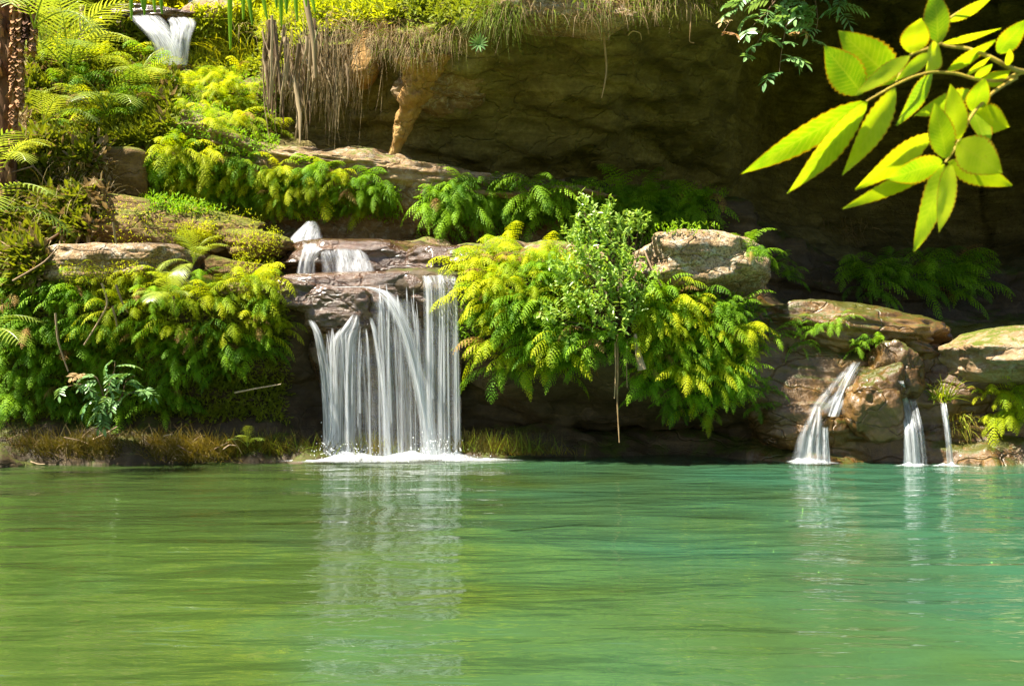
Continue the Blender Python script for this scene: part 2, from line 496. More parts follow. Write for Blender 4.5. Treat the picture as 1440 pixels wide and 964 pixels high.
# ------------------------------------------------------------------ the rock formation (lofted along px, profile in depth/height)
# each station: 19 profile points (depth Y, photograph py) from the pool floor to the hill behind
ST = {
    -420: [(11.0, 900), (12.6, 668), (13.2, 630), (13.6, 560), (13.6, 450), (14.0, 400), (14.8, 350), (15.2, 320), (15.4, 270), (15.7, 220), (16.0, 170), (16.6, 120), (17.2, 70), (17.8, 20), (18.5, -30), (19.4, -80), (20.4, -120), (22, -160), (27, -230)],
    0: [(11.6, 860), (13.2, 660), (13.7, 625), (14.1, 560), (13.8, 450), (14.2, 395), (15.0, 355), (15.4, 325), (15.7, 280), (16.0, 235), (16.4, 195), (17.0, 160), (17.6, 130), (18.2, 100), (18.8, 70), (19.5, 45), (20.4, 20), (21.4, -10), (25, -70)],
    130: [(11.8, 850), (13.4, 656), (13.9, 622), (14.25, 560), (13.8, 445), (14.2, 393), (15.0, 352), (15.5, 322), (15.9, 285), (16.2, 248), (16.6, 212), (17.3, 185), (17.9, 155), (18.5, 125), (19.1, 95), (19.7, 70), (20.3, 50), (21.0, 25), (25, -20)],
    250: [(12.0, 840), (13.5, 654), (14.0, 622), (14.4, 560), (13.9, 450), (14.2, 400), (15.0, 355), (15.9, 330), (16.9, 300), (16.7, 215), (17.0, 184), (17.5, 180), (18.0, 150), (18.6, 118), (19.3, 98), (20.1, 90), (20.35, 60), (20.7, 27), (25, 0)],
    350: [(12.3, 830), (13.7, 650), (14.3, 615), (14.6, 560), (14.2, 460), (14.3, 412), (15.0, 372), (16.2, 345), (17.3, 318), (16.8, 232), (17.05, 202), (17.6, 200), (18.1, 170), (18.5, 140), (19.0, 110), (19.6, 80), (20.2, 60), (21.0, 35), (25, 5)],
    405: [(12.5, 825), (14.0, 650), (14.5, 610), (14.8, 550), (14.45, 470), (14.4, 415), (15.0, 385), (16.3, 350), (17.6, 325), (16.85, 242), (17.05, 216), (18.1, 214), (18.9, 195), (19.0, 150), (18.6, 118), (18.3, 100), (18.1, 65), (18.5, 35), (23, -5)],
    470: [(12.8, 820), (14.25, 648), (14.75, 605), (14.85, 520), (14.5, 445), (14.5, 398), (15.2, 400), (15.9, 350), (17.4, 335), (16.9, 252), (17.1, 226), (18.5, 222), (19.2, 200), (19.1, 150), (18.4, 118), (17.9, 98), (17.6, 60), (18.0, 25), (22, -20)],
    560: [(12.9, 820), (14.3, 646), (14.85, 600), (14.9, 510), (14.5, 430), (14.5, 392), (15.2, 402), (15.9, 350), (17.4, 340), (16.95, 266), (17.15, 238), (18.4, 236), (18.7, 218), (18.3, 160), (17.6, 115), (17.0, 88), (16.7, 45), (17.1, 8), (21, -50)],
    640: [(12.9, 820), (14.4, 645), (14.9, 600), (14.9, 520), (14.4, 440), (14.35, 385), (15.2, 396), (16.0, 350), (17.4, 345), (17.0, 272), (17.2, 248), (18.6, 250), (18.6, 240), (17.9, 185), (17.0, 125), (16.5, 85), (16.1, 45), (16.4, 2), (20, -80)],
    720: [(12.9, 820), (14.7, 640), (15.2, 600), (14.9, 570), (13.95, 495), (14.0, 385), (14.6, 358), (15.8, 350), (17.4, 348), (17.1, 285), (17.35, 260), (18.8, 258), (19.0, 245), (17.9, 180), (16.8, 105), (16.3, 58), (15.9, 25), (16.1, -12), (20, -110)],
    820: [(12.9, 820), (14.75, 640), (15.3, 600), (15.0, 580), (13.9, 495), (13.95, 390), (14.6, 362), (15.8, 358), (17.5, 355), (17.3, 290), (17.6, 266), (19.0, 263), (19.6, 250), (18.1, 180), (16.8, 95), (16.1, 38), (15.7, 5), (15.9, -30), (20, -150)],
    920: [(12.9, 820), (14.7, 641), (15.2, 600), (14.8, 595), (13.8, 535), (13.8, 420), (14.4, 390), (15.8, 380), (17.5, 370), (17.5, 300), (17.8, 274), (19.3, 270), (20.4, 256), (18.6, 175), (17.0, 85), (15.9, 18), (15.4, -20), (15.6, -60), (20, -180)],
    1020: [(12.9, 820), (14.5, 642), (14.9, 605), (14.5, 590), (13.8, 545), (13.8, 450), (14.3, 415), (15.8, 405), (17.6, 395), (17.7, 320), (18.0, 290), (19.6, 285), (22, 265), (20, 175), (18, 65), (15.8, 0), (15.1, -50), (15.3, -100), (20, -220)],
    1100: [(12.7, 825), (14.2, 645), (14.1, 610), (13.95, 575), (13.95, 535), (14.1, 490), (14.6, 438), (15.8, 432), (17.8, 425), (18.0, 370), (18.4, 340), (19.8, 335), (24.5, 300), (25, 150), (22, 20), (15.6, -40), (13.6, -100), (13.8, -160), (20, -280)],  # right-hand stations: unseen brow pushed forward, cave deepened, to cut sky light
    1200: [(12.4, 830), (13.8, 650), (13.85, 610), (13.9, 575), (13.95, 540), (14.1, 505), (14.9, 462), (16.2, 455), (18.2, 446), (18.3, 412), (18.7, 378), (20.0, 372), (26, 330), (26.5, 170), (23, 0), (15.4, -60), (13.2, -120), (13.4, -180), (20, -320)],
    1310: [(12.2, 835), (13.55, 654), (13.75, 610), (13.9, 575), (14.0, 540), (14.2, 500), (14.9, 474), (16.2, 464), (18.4, 450), (18.6, 420), (19.0, 385), (20.2, 380), (26.5, 340), (27, 180), (23, 0), (15.2, -70), (13.0, -130), (13.2, -190), (20, -340)],
    1400: [(12.0, 840), (13.45, 656), (13.9, 620), (13.9, 580), (13.7, 530), (13.9, 490), (14.6, 468), (16.2, 460), (18.6, 452), (19.0, 430), (19.4, 395), (20.4, 390), (26.5, 345), (27, 180), (23, 0), (15, -70), (13.0, -130), (13.2, -190), (20, -340)],
    1850: [(10.5, 900), (12.4, 670), (12.9, 620), (13.0, 570), (13.0, 500), (13.4, 450), (14.2, 430), (16.0, 430), (18.6, 430), (19.0, 400), (19.2, 370), (19.8, 340), (20.4, 300), (20.2, 180), (18.6, 0), (15.0, -90), (14.0, -150), (14.2, -220), (20, -400)],
}


def catmull(P, t):
    """P (k,2) control points, t (m,) in [0,k-1] -> (m,2)"""
    k = len(P)
    i = np.clip(np.floor(t).astype(int), 0, k - 2)
    u = (t - i)[:, None]
    p0 = P[np.clip(i - 1, 0, k - 1)]
    p1 = P[i]
    p2 = P[i + 1]
    p3 = P[np.clip(i + 2, 0, k - 1)]
    tau = 0.38
    m1 = (p2 - p0) * tau
    m2 = (p3 - p1) * tau
    return ((2 * u ** 3 - 3 * u ** 2 + 1) * p1 + (u ** 3 - 2 * u ** 2 + u) * m1 + (-2 * u ** 3 + 3 * u ** 2) * p2 + (u ** 3 - u ** 2) * m2)


def build_formation():
    xs = sorted(ST)
    ctrl = np.array([ST[x] for x in xs], dtype=float)        # S,19,2
    cols = np.concatenate([np.linspace(-420, 0, 40, endpoint=False), np.linspace(0, 1450, 380, endpoint=False), np.linspace(1450, 1850, 40)])
    SUB = 20
    rows = np.arange(0, 18 * SUB + 1) / SUB
    nc, nr = len(cols), len(rows)
    tx = np.interp(cols, xs, np.arange(len(xs)))
    P = np.empty((nc, nr, 3))
    cc = catmull(ctrl.reshape(len(xs), -1), tx).reshape(nc, 19, 2)
    for c in range(nc):
        q = catmull(cc[c], rows)
        Y, py = q[:, 0], q[:, 1]
        P[c, :, 0] = (cols[c] - 720) / F * Y
        P[c, :, 1] = Y
        P[c, :, 2] = CAM_Z - (py - 482) / F * Y
    # normals
    du = np.gradient(P, axis=0)
    dv = np.gradient(P, axis=1)
    nrm = np.cross(du, dv)
    nrm /= np.linalg.norm(nrm, axis=2, keepdims=True) + 1e-9
    flat = P.reshape(-1, 3)
    d = 0.20 * fbm(flat * 0.8, 3, 5) + 0.05 * fbm(flat * 3.1, 4, 9)
    st = flat * np.array([0.7, 0.7, 3.6]) + np.array([0, 0, 1]) * (0.35 * flat[:, :1])
    s1 = vnoise(st * 1.3, 31)
    d += 0.10 * (np.abs(s1) ** 0.6) * np.sign(s1)
    d += 0.035 * vnoise(st * 4.2, 37)
    r = np.tile(rows, nc)
    damp = np.where(r > 16.5, 0.8, 1.0) * np.where((r > 3.2) & (r < 7), 0.55, 1.0)
    Q = P + (nrm.reshape(-1, 3) * (d * damp)[:, None]).reshape(P.shape)
    return cols, rows, Q, SUB


cols, rows, Q, SUB = build_formation()
TERR_V, TERR_F = [], []


def add_target(verts, faces):
    o = len(TERR_V)
    TERR_V.extend([tuple(v) for v in verts])
    TERR_F.extend([tuple(i + o for i in f) for f in faces])


def strip(name, r0, r1, mat, x0=-9999, x1=9999):
    a, b = r0 * SUB, r1 * SUB + 1
    sel = np.where((cols >= x0) & (cols <= x1))[0]
    sub = Q[sel[0]:min(sel[-1] + 2, len(cols)), a:b]
    nc, nr = sub.shape[:2]
    idx = np.arange(nc * nr).reshape(nc, nr)
    f = np.stack([idx[:-1, :-1], idx[1:, :-1], idx[1:, 1:], idx[:-1, 1:]], axis=-1).reshape(-1, 4)
    v = sub.reshape(-1, 3)
    o = obj(name, mesh_data(name, v.tolist(), f.tolist(), mat))
    tag(o, kind="structure")
    add_target(v.tolist(), f.tolist())
    return o


strip("rock_bank", 0, 7, M['bank'], x1=1050)
strip("wet_rock_slope", 0, 7, M['wetbrown'], x0=1050)
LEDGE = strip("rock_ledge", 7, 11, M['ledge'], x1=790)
strip("cave_ledge", 7, 11, M['bank'], x0=790)  # dark bank colour puts the cave's deep shade into this ledge
strip("cliff", 11, 16, M['cave'])
strip("hill", 16, 18, M['hill'])

# pool bed: sandy shallows near the camera's left, deep to the right
gx = np.linspace(-16, 16, 120)
gy = np.linspace(-9, 16.5, 110)
GX, GY = np.meshgrid(gx, gy, indexing='ij')
flat = np.stack([GX.ravel(), GY.ravel(), np.zeros(GX.size)], 1)
dep = -0.95 - 0.45 * np.tanh((flat[:, 0] - 1.2) / 1.6) + 0.25 * fbm(flat * 0.45, 3, 3) + 0.05 * fbm(flat * 2, 3, 4)
dep = np.where(flat[:, 1] > 11.5, dep - 0.15 * (flat[:, 1] - 11.5), dep)
dep = np.maximum(dep, -1.9) + np.clip((-4 - flat[:, 1]) * 0.5, 0, 4)
bed_v = np.stack([flat[:, 0], flat[:, 1], dep], 1)
idx = np.arange(GX.size).reshape(GX.shape)
gf = np.stack([idx[:-1, :-1], idx[1:, :-1], idx[1:, 1:], idx[:-1, 1:]], axis=-1).reshape(-1, 4)
tag(obj("pool_bed", mesh_data("pool_bed", bed_v.tolist(), gf.tolist(), M['bed'])), kind="structure")
# the land around the pool
gv = [(-220, -220, -2.6), (220, -220, -2.6), (220, 220, -2.6), (-220, 220, -2.6)]
tag(obj("ground", mesh_data("ground", gv, [(0, 1, 2, 3)], M['hill'], False)), kind="structure")
# water surface with low swell
wx = np.linspace(-15.5, 15.5, 320)
wy = np.linspace(-5.5, 15.6, 320)
WX, WY = np.meshgrid(wx, wy, indexing='ij')
fl = np.stack([WX.ravel(), WY.ravel(), np.zeros(WX.size)], 1)
wz = 0.010 * fbm(fl * np.array([0.7, 1.5, 1]), 3, 61) + 0.004 * fbm(fl * np.array([1.6, 3.6, 1]), 2, 71)
idx = np.arange(WX.size).reshape(WX.shape)
wf = np.stack([idx[:-1, :-1], idx[1:, :-1], idx[1:, 1:], idx[:-1, 1:]], axis=-1).reshape(-1, 4)
tag(obj("pool_water", mesh_data("pool_water", np.stack([fl[:, 0], fl[:, 1], wz], 1).tolist(), wf.tolist(), M['pool'])), kind="structure")


# ------------------------------------------------------------------ boulders and slabs
def rock(name, px, py, Y, wpx, hpx, dm, seed, mat, label, tilt=0.0, yaw=0.0, block=2.6, rough=0.16, sub=6, cat="rock", group=None, target=True, flat_top=0.0):
    bm = bmesh.new()
    bmesh.ops.create_icosphere(bm, subdivisions=sub, radius=1)
    v = np.array([q.co[:] for q in bm.verts])
    f = [[q.index for q in fc.verts] for fc in bm.faces]
    bm.free()
    # superellipsoid for blocky mass
    nrm = (np.abs(v) ** block).sum(1) ** (1 / block)
    s = v / nrm[:, None]
    d = rough * fbm(s * 1.1 + seed * 3.7, 3, seed) + rough * 0.35 * fbm(s * 3.5 + seed, 4, seed + 5)
    # a few cleaved faces
    rs = np.random.RandomState(seed)
    for k in range(5):
        nn = rs.normal(size=3)
        nn /= np.linalg.norm(nn)
        lim = rs.uniform(0.72, 0.95)
        over = np.maximum(s @ nn - lim, 0)
        s = s - nn * (over * 0.8)[:, None]
    lay = vnoise(np.stack([s[:, 0] * 0.6, s[:, 1] * 0.6, s[:, 2] * 4.5], 1) + seed, seed + 11)
    s = s * (1 + d + 0.035 * lay)[:, None]
    k = Y / F
    s = s * np.array([wpx * k / 2, dm / 2, hpx * k / 2])
    if flat_top:
        top = hpx * k / 2 * flat_top
        s[:, 2] = np.where(s[:, 2] > top, top + (s[:, 2] - top) * 0.25, s[:, 2])
    R = Matrix.Rotation(yaw, 3, 'Z') @ Matrix.Rotation(tilt, 3, 'Y')
    s = s @ np.array(R).T
    c = W(px, py, Y)
    o = obj(name, mesh_data(name, s.tolist(), f, mat), loc=c)
    if label:
        tag(o, label, cat, group)
    if target:
        add_target((s + np.array(c)).tolist(), f)
    return o


rock("boulder", 986, 372, 14.35, 214, 88, 1.35, 3, M['granite'], "pale lichened boulder on top of the fern bank right of the leafy bush", 0.06, 0.2, 2.7, 0.13)
rock("boulder", 790, 366, 14.7, 130, 56, 0.9, 5, M['sand'], "low tan rock showing between the lime fern mat and the leafy bush", 0.0, 0.1, 2.6, 0.12, 5)
rock("rock_slab", 158, 375, 14.45, 235, 62, 1.2, 8, M['granite'], "long flat pale slab lying above the left fern bank", -0.02, 0.0, 3.4, 0.12)
rock("rock_slab", 218, 325, 15.5, 330, 84, 1.4, 12, M['mossy'], "long moss-covered slab behind the pale slab on the left bank", 0.10, -0.05, 2.6, 0.14)
rock("rock_block", 162, 246, 16.3, 95, 74, 0.9, 14, M['mossy'], "squared brown rock block sticking out of the slope below the upper left ferns", 0.03, 0.3, 4.0, 0.08, 5)
rock("rock_block", 336, 384, 14.75, 92, 40, 0.8, 17, M['mossy'], "angular mossy rock beside the top of the main waterfall, left side", 0.1, 0.2, 3.4, 0.12, 5)
rock("rock_block", 352, 412, 14.3, 96, 26, 0.7, 19, M['sand'], "low tan stone under the angular mossy rock left of the waterfall", 0.05, 0.1, 3.0, 0.12, 5)
rock("rock_block", 362, 345, 15.3, 100, 44, 0.8, 23, M['mossy'], "rounded mossy rock left of the upper cascade pool", 0.12, -0.2, 2.6, 0.14, 5)
# stepped wet slabs of the cascade
rock("rock_slab", 500, 375, 15.8, 290, 70, 1.5, 27, M['wet'], "dark wet upper step of the main cascade", 0.01, 0.0, 5.0, 0.07, 6)
rock("rock_slab", 520, 424, 14.85, 262, 84, 1.15, 29, M['wet'], "broad wet lip slab that the main waterfall pours over", -0.03, 0.0, 5.0, 0.07, 6)
rock("rock_slab", 612, 374, 15.45, 150, 56, 1.2, 81, M['wet'], "flat brown wet shelf at the right end of the upper cascade step", 0.02, 0.1, 4.5, 0.08, 6)
rock("rock_slab", 602, 424, 14.8, 110, 84, 0.95, 83, M['wet'], "right half of the waterfall lip where the broad sheet falls", 0.0, 0.05, 4.5, 0.07, 6)
rock("rock_slab", 408, 416, 14.5, 90, 50, 0.7, 31, M['wet'], "dark broken slab at the left end of the waterfall lip", 0.12, 0.1, 3.6, 0.12, 5)
rock("wet_rock", 478, 436, 14.42, 100, 74, 0.62, 33, M['wet'], "brown wet bulge of rock splitting the left part of the main waterfall", 0.0, 0.0, 3.4, 0.12, 6)
rock("wet_rock", 545, 520, 14.75, 210, 210, 0.5, 35, M['wet'], "dark wet rock face behind the main waterfall", 0.0, 0.0, 4.5, 0.1, 6)
rock("rock_slab", 664, 366, 15.1, 90, 30, 0.8, 36, M['wetbrown'], "small brown slab between the waterfall lip and the lime fern mat", 0.02, 0.0, 3.4, 0.1, 5)
# right hand outflow rocks
rock("boulder", 1180, 472, 14.7, 310, 84, 1.5, 41, M['wetbrown'], "long brown mossy mound dotted with small ferns above the right falls", 0.13, 0.0, 2.5, 0.22)
rock("wet_rock", 1230, 566, 13.8, 92, 96, 0.8, 46, M['wetbrown'], "wedge-shaped tan wet rock between the right-hand falls", -0.2, 0.35, 3.4, 0.13, 6)
rock("wet_rock", 1256, 520, 14.0, 70, 80, 0.7, 48, M['wetbrown'], "upright brown stone above the wedge-shaped rock", 0.15, 0.3, 3.4, 0.13, 6)
rock("boulder", 1432, 502, 13.9, 230, 80, 1.3, 53, M['sand'], "big pale sunlit boulder at the right edge above the ferns", -0.05, 0.1, 2.5, 0.1)
# high up on the left and the brow
rock("boulder", 302, 42, 20.6, 110, 84, 1.6, 57, M['sand'], "tan rounded rock just right of the upper waterfall", -0.1, 0.2, 2.5, 0.12, 5)
rock("boulder", 222, 102, 19.9, 90, 40, 0.9, 59, M['granite'], "grey speckled rock at the foot of the upper waterfall", 0.08, 0.1, 2.7, 0.15, 5)
rock("rock_slab", 795, 16, 15.5, 190, 58, 1.3, 61, M['granite'], "pale grey rock slab bared at the top edge of the overhang", 0.10, 0.0, 3.0, 0.12, 6)
rock("rock_block", 515, 84, 17.6, 44, 74, 0.8, 63, M['ochre'], "flat-faced orange rock behind the hanging dead leaves", 0.35, 0.2, 4.0, 0.06, 5)


rock("boulder", 168, 56, 20.0, 60, 56, 0.9, 64, M['wetbrown'], "dark wet rock just left of the upper waterfall", 0.1, 0.2, 3.0, 0.16, 5)
rock("rock_slab", 232, 26, 20.1, 130, 24, 1.2, 66, M['wet'], "flat wet lip of the upper waterfall", 0.0, 0.0, 4.0, 0.1, 5)


def pillar():
    pts = [(598, 86, 16.7, 34), (590, 118, 16.9, 20), (578, 150, 17.1, 16), (566, 180, 17.3, 13), (556, 205, 17.4, 10), (546, 238, 17.5, 12)]
    n, sg = 120, 44
    v, f = [], []
    P = np.array(pts, float)
    t = np.linspace(0, len(pts) - 1, n)
    C = catmull(P, t)
    for i in range(n):
        c = W(C[i, 0], C[i, 1], C[i, 2])
        r = C[i, 3] * C[i, 2] / F
        for k in range(sg):
            a = 2 * math.pi * k / sg
            v.append((c.x + r * math.cos(a), c.y + 1.25 * r * math.sin(a), c.z))
    v = np.array(v)
    ax = np.repeat(np.array([[*W(C[i, 0], C[i, 1], C[i, 2])] for i in range(n)]), sg, axis=0)
    d = 0.45 * fbm(v * np.array([3, 3, 2.2]), 4, 91) + 0.22 * fbm(v * np.array([11, 11, 3.0]), 4, 92)
    v = ax + (v - ax) * (1 + d)[:, None]
    for i in range(n - 1):
        for k in range(sg):
            f.append((i * sg + k, i * sg + (k + 1) % sg, (i + 1) * sg + (k + 1) % sg, (i + 1) * sg + k))
    f.append(tuple(range(sg)))
    f.append(tuple(reversed(range((n - 1) * sg, n * sg))))
    o = obj("rock_pillar", mesh_data("rock_pillar", v.tolist(), f, M['ochre']))
    tag(o, "slanting tan rock pillar joining the overhang to the ledge below", "rock pillar")


pillar()
rock("rock_block", 618, 112, 17.35, 130, 84, 1.0, 87, M['ledge'], "brown lump of rock under the brow just right of the pillar head", 0.1, 0.2, 2.8, 0.24, 6)


for k, (px, py, w, h, tl, sd) in enumerate([(268, 193, 84, 22, 0.02, 71), (325, 203, 88, 34, 0.28, 72), (392, 224, 110, 24, 0.2, 73), (470, 235, 120, 22, 0.12, 74), (545, 243, 100, 24, 0.1, 75),
                                           (618, 259, 150, 44, 0.12, 76), (700, 270, 130, 26, 0.1, 77), (790, 272, 140, 20, 0.0, 78)]):
    o = rock("rim_rock", px, py, 17.2 + 0.04 * k, w, h, 1.3, sd, M['sand'], None, tl, 0.0, 4.5, 0.2, 5, cat=None)
    o.parent = LEDGE

BVH = BVHTree.FromPolygons(TERR_V, TERR_F)
CAMP = Vector((0, 0, CAM_Z))


def hit(px, py):
    d = (W(px, py, 10.0) - CAMP).normalized()
    loc, nr, i, dist = BVH.ray_cast(CAMP, d, 80)
    if loc is None:
        p = W(px, py, 18)
        return p, Vector((0, -1, 0.3))
    if nr.dot(d) > 0:
        nr = -nr
    return loc, nr


# ------------------------------------------------------------------ leaf shapes
def frond_mesh(name, mat, L=1.0, npin=20, a0=50, a1=-75, width=0.26, seed=0, lace=4, drop=0.35, fwd=0.55, power=1.3):
    """feathery frond: arched midrib, paired pinnae with toothed leaflets. Grows along +X, droops to -Z."""
    rs = random.Random(seed)
    v, f = [], []
    n = npin
    pos = Vector((0, 0, 0))
    pts, dirs = [], []
    bend = rs.uniform(-0.35, 0.35)
    for i in range(n + 1):
        t = i / n
        a = math.radians(a0 + (a1 - a0) * (t ** power))
        d = Vector((math.cos(a) * math.cos(bend * t), math.cos(a) * math.sin(bend * t), math.sin(a)))
        pts.append(pos.copy())
        dirs.append(d)
        pos = pos + d * (L / n)
    # midrib
    w0 = 0.008 * L
    for i in range(n):
        a, b = pts[i], pts[i + 1]
        s = Vector((0, 1, 0)) * w0 * (1 - i / n * 0.8)
        o = len(v)
        v += [a - s, a + s, b + s, b - s]
        f.append((o, o + 1, o + 2, o + 3))
    for i in range(2, n + 1):
        t = i / n
        ln = width * L * (math.sin(math.pi * min(1, t * 0.86 + 0.12)) ** 0.75) * (1.0 if t < 0.9 else 0.8)
        d = dirs[min(i, n)]
        side0 = Vector((-d.y, d.x, 0)).normalized() if abs(d.z) < 0.999 else Vector((0, 1, 0))
        for sg in (-1, 1):
            side = side0 * sg
            ang = fwd + rs.uniform(-0.15, 0.15)
            dr = (side * math.cos(ang) + d * math.sin(ang)).normalized()
            up = d.cross(side).normalized()
            if up.z < 0:
                up = -up
            wd = (L / n) * 0.36
            p = pts[i].copy()
            q = lace
            seg = ln / q * rs.uniform(0.68, 1.15)
            c = p.copy()
            dd = dr.copy()
            for s_ in range(q):
                dd = (dd + Vector((0, 0, -drop / q)) + up * 0.02).normalized()
                c2 = c + dd * seg
                ww = wd * (1 - 0.75 * s_ / q)
                per = (d - dd * d.dot(dd)).normalized()
                o = len(v)
                v += [c, c + dd * seg * 0.85 + per * ww, c2, c + dd * seg * 0.85 - per * ww]
                f.append((o, o + 1, o + 2, o + 3))
                c = c2
    return mesh_data(name, v, f, mat, smooth=False)


FR = {}
for key in ('lime', 'fern', 'deep', 'deadfern'):
    FR[key] = [frond_mesh("frond", M[key], 1.0, 16, a0, a1, w * 1.12, sd, 4, dp)
               for sd, (a0, a1, w, dp) in enumerate([(50, -75, 0.20, 1.0), (30, -82, 0.19, 1.2), (10, -86, 0.22, 1.1), (60, -45, 0.19, 0.9), (0, -84, 0.17, 1.3), (35, -70, 0.23, 1.1)])]
NFERN = 0


def fern(loc, nr, n, size, key, label, group, spread=1.25, flat=0.0, name="fern"):
    global NFERN
    NFERN += 1
    root = empty(name, loc)
    tag(root, label, "fern", group)
    h = Vector((nr.x, nr.y, 0))
    if h.length < 0.25:
        h = h + Vector((0, -0.6, 0))
    base = math.atan2(h.y, h.x)
    # keep fronds leaning towards the light side of the wall
    for k in range(n):
        az = base + random.uniform(-spread, spread)
        me = random.choice(FR['deadfern' if random.random() < 0.035 else key])
        s = size * random.uniform(0.45, 1.35)
        m = Matrix.Translation(Vector((random.uniform(-.1, .1), random.uniform(-.04, .04), random.uniform(-.07, .07))) * size * 1.6) @ Matrix.Rotation(az, 4, 'Z') @ Matrix.Rotation(random.uniform(-0.35, 0.2) + flat, 4, 'Y') @ Matrix.Rotation(random.uniform(-0.3, 0.3), 4, 'X') @ Matrix.Diagonal((s, s * random.uniform(0.85, 1.15), s, 1))
        obj("frond", me, root, mat4=m)
    return root


ROWS = ["top", "second", "third", "fourth", "fifth", "sixth", "seventh", "eighth", "lowest"]


def mat_of_ferns(rows_, what, group, n, size, key, adj, jit=9, keyf=None, spread=1.25):
    """rows_: list of (py0, py1, px0, px1, count); a row runs from (px0,py0) to (px1,py1)"""
    for ri, (y0, y1, x0, x1, c) in enumerate(rows_):
        rn = ROWS[ri] if (ri < len(rows_) - 1 or ri == 0) else "lowest"
        for k in range(c):
            t = (k + 0.5) / c
            px = x0 + (x1 - x0) * t + random.uniform(-jit, jit)
            py = y0 + (y1 - y0) * t + random.uniform(-jit, jit) * 0.7
            p, nr = hit(px, py)
            if len(rows_) == 1:
                lab = f"{adj} fern {what}, {ORD[k]} from the left"
            elif c == 1:
                lab = f"{adj} fern alone in the {rn} row of {what}"
            else:
                lab = f"{adj} fern in {rn} row of {what}, {ORD[k]} from left"
            kk = keyf(px, py) if keyf else key
            fern(p + nr * 0.02, nr, n, size * random.uniform(0.85, 1.15), kk, lab, group, spread)


G_L = "ferns of the left bank"
mat_of_ferns([(405, 400, 15, 400, 11), (432, 428, 0, 410, 12), (462, 462, 5, 405, 12), (492, 492, 0, 395, 11), (525, 515, 0, 330, 9), (555, 550, 5, 270, 7), (580, 580, 10, 240, 5)],
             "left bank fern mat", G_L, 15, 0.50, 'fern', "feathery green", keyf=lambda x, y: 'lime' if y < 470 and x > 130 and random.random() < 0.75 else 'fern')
mat_of_ferns([(362, 352, 658, 775, 5), (385, 378, 655, 795, 6), (412, 408, 660, 800, 6), (440, 440, 665, 805, 6), (468, 470, 680, 840, 6), (494, 490, 690, 890, 7), (514, 512, 700, 830, 5)],
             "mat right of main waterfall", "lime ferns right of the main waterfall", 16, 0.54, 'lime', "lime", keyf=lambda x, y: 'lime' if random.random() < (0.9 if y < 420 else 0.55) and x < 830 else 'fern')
mat_of_ferns([(425, 420, 900, 985, 4), (450, 440, 895, 1045, 6), (476, 468, 900, 1060, 6), (502, 500, 905, 1050, 6), (528, 528, 905, 1045, 6), (552, 552, 900, 1040, 5), (572, 570, 925, 1010, 3)],
             "mat below pale boulder", "ferns below the pale boulder", 15, 0.52, 'lime', "yellow-green", keyf=lambda x, y: 'lime' if random.random() < 0.45 else 'fern')
mat_of_ferns([(222, 268, 225, 540, 12), (238, 279, 215, 545, 12), (255, 290, 215, 540, 11), (270, 294, 220, 400, 7)],
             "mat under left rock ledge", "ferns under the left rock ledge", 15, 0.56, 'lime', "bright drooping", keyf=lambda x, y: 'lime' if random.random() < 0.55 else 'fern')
mat_of_ferns([(276, 285, 600, 1010, 12), (291, 300, 598, 1010, 12), (308, 318, 596, 1000, 11)],
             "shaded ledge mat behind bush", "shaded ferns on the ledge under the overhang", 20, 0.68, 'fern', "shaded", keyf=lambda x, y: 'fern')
mat_of_ferns([(115, 112, 255, 350, 4), (135, 132, 250, 365, 5), (155, 155, 255, 375, 5), (176, 186, 275, 385, 5)],
             "sunlit bank below upper waterfall", "ferns on the bank below the upper waterfall", 13, 0.50, 'lime', "yellow")
mat_of_ferns([(560, 548, 1385, 1450, 3), (585, 575, 1392, 1460, 3)], "clump at right water edge", "ferns at the right edge", 13, 0.48, 'lime', "lime")
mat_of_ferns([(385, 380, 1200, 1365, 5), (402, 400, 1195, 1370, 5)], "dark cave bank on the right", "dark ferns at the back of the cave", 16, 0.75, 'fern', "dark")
mat_of_ferns([(352, 392, 1030, 1112, 4)], "hanging off right end of pale boulder", "ferns at the boulder end", 12, 0.42, 'fern', "soft green")
mat_of_ferns([(62, 55, 95, 225, 4), (95, 90, 70, 215, 5), (128, 125, 60, 230, 5), (158, 160, 90, 240, 5), (185, 190, 60, 215, 5)],
             "upper left slope fern thicket", "ferns on the upper left slope", 9, 0.75, 'fern', "mid-green", keyf=lambda x, y: 'lime' if random.random() < 0.4 else 'fern', spread=1.8)
for i, (px, py) in enumerate([(1065, 440), (1088, 470), (1112, 452), (1150, 462), (1180, 452), (1205, 488), (1062, 486), (1080, 545), (1068, 575), (1235, 484), (1125, 485)]):
    p, nr = hit(px, py)
    fern(p, nr, 10, 0.32, 'fern', f"small fern on the mossy mound above right falls, {ORD[i]} planted tuft" if False else
         ["small fern at left end of the mossy mound", "small fern low on the mossy mound's left half", "small fern near the top of the mossy mound", "fern tuft in the middle of the mossy mound",
          "fern tuft right of the mound's middle", "small fern at the mound's lower right", "fern on brown rock under the mound's left end", "fern sprig halfway down the brown wet rock",
          "lowest fern sprig on the brown wet rock", "rightmost small fern under the mound's right end", "small fern in the crack below the mossy mound"][i], "small ferns on the mossy mound", 1.6)


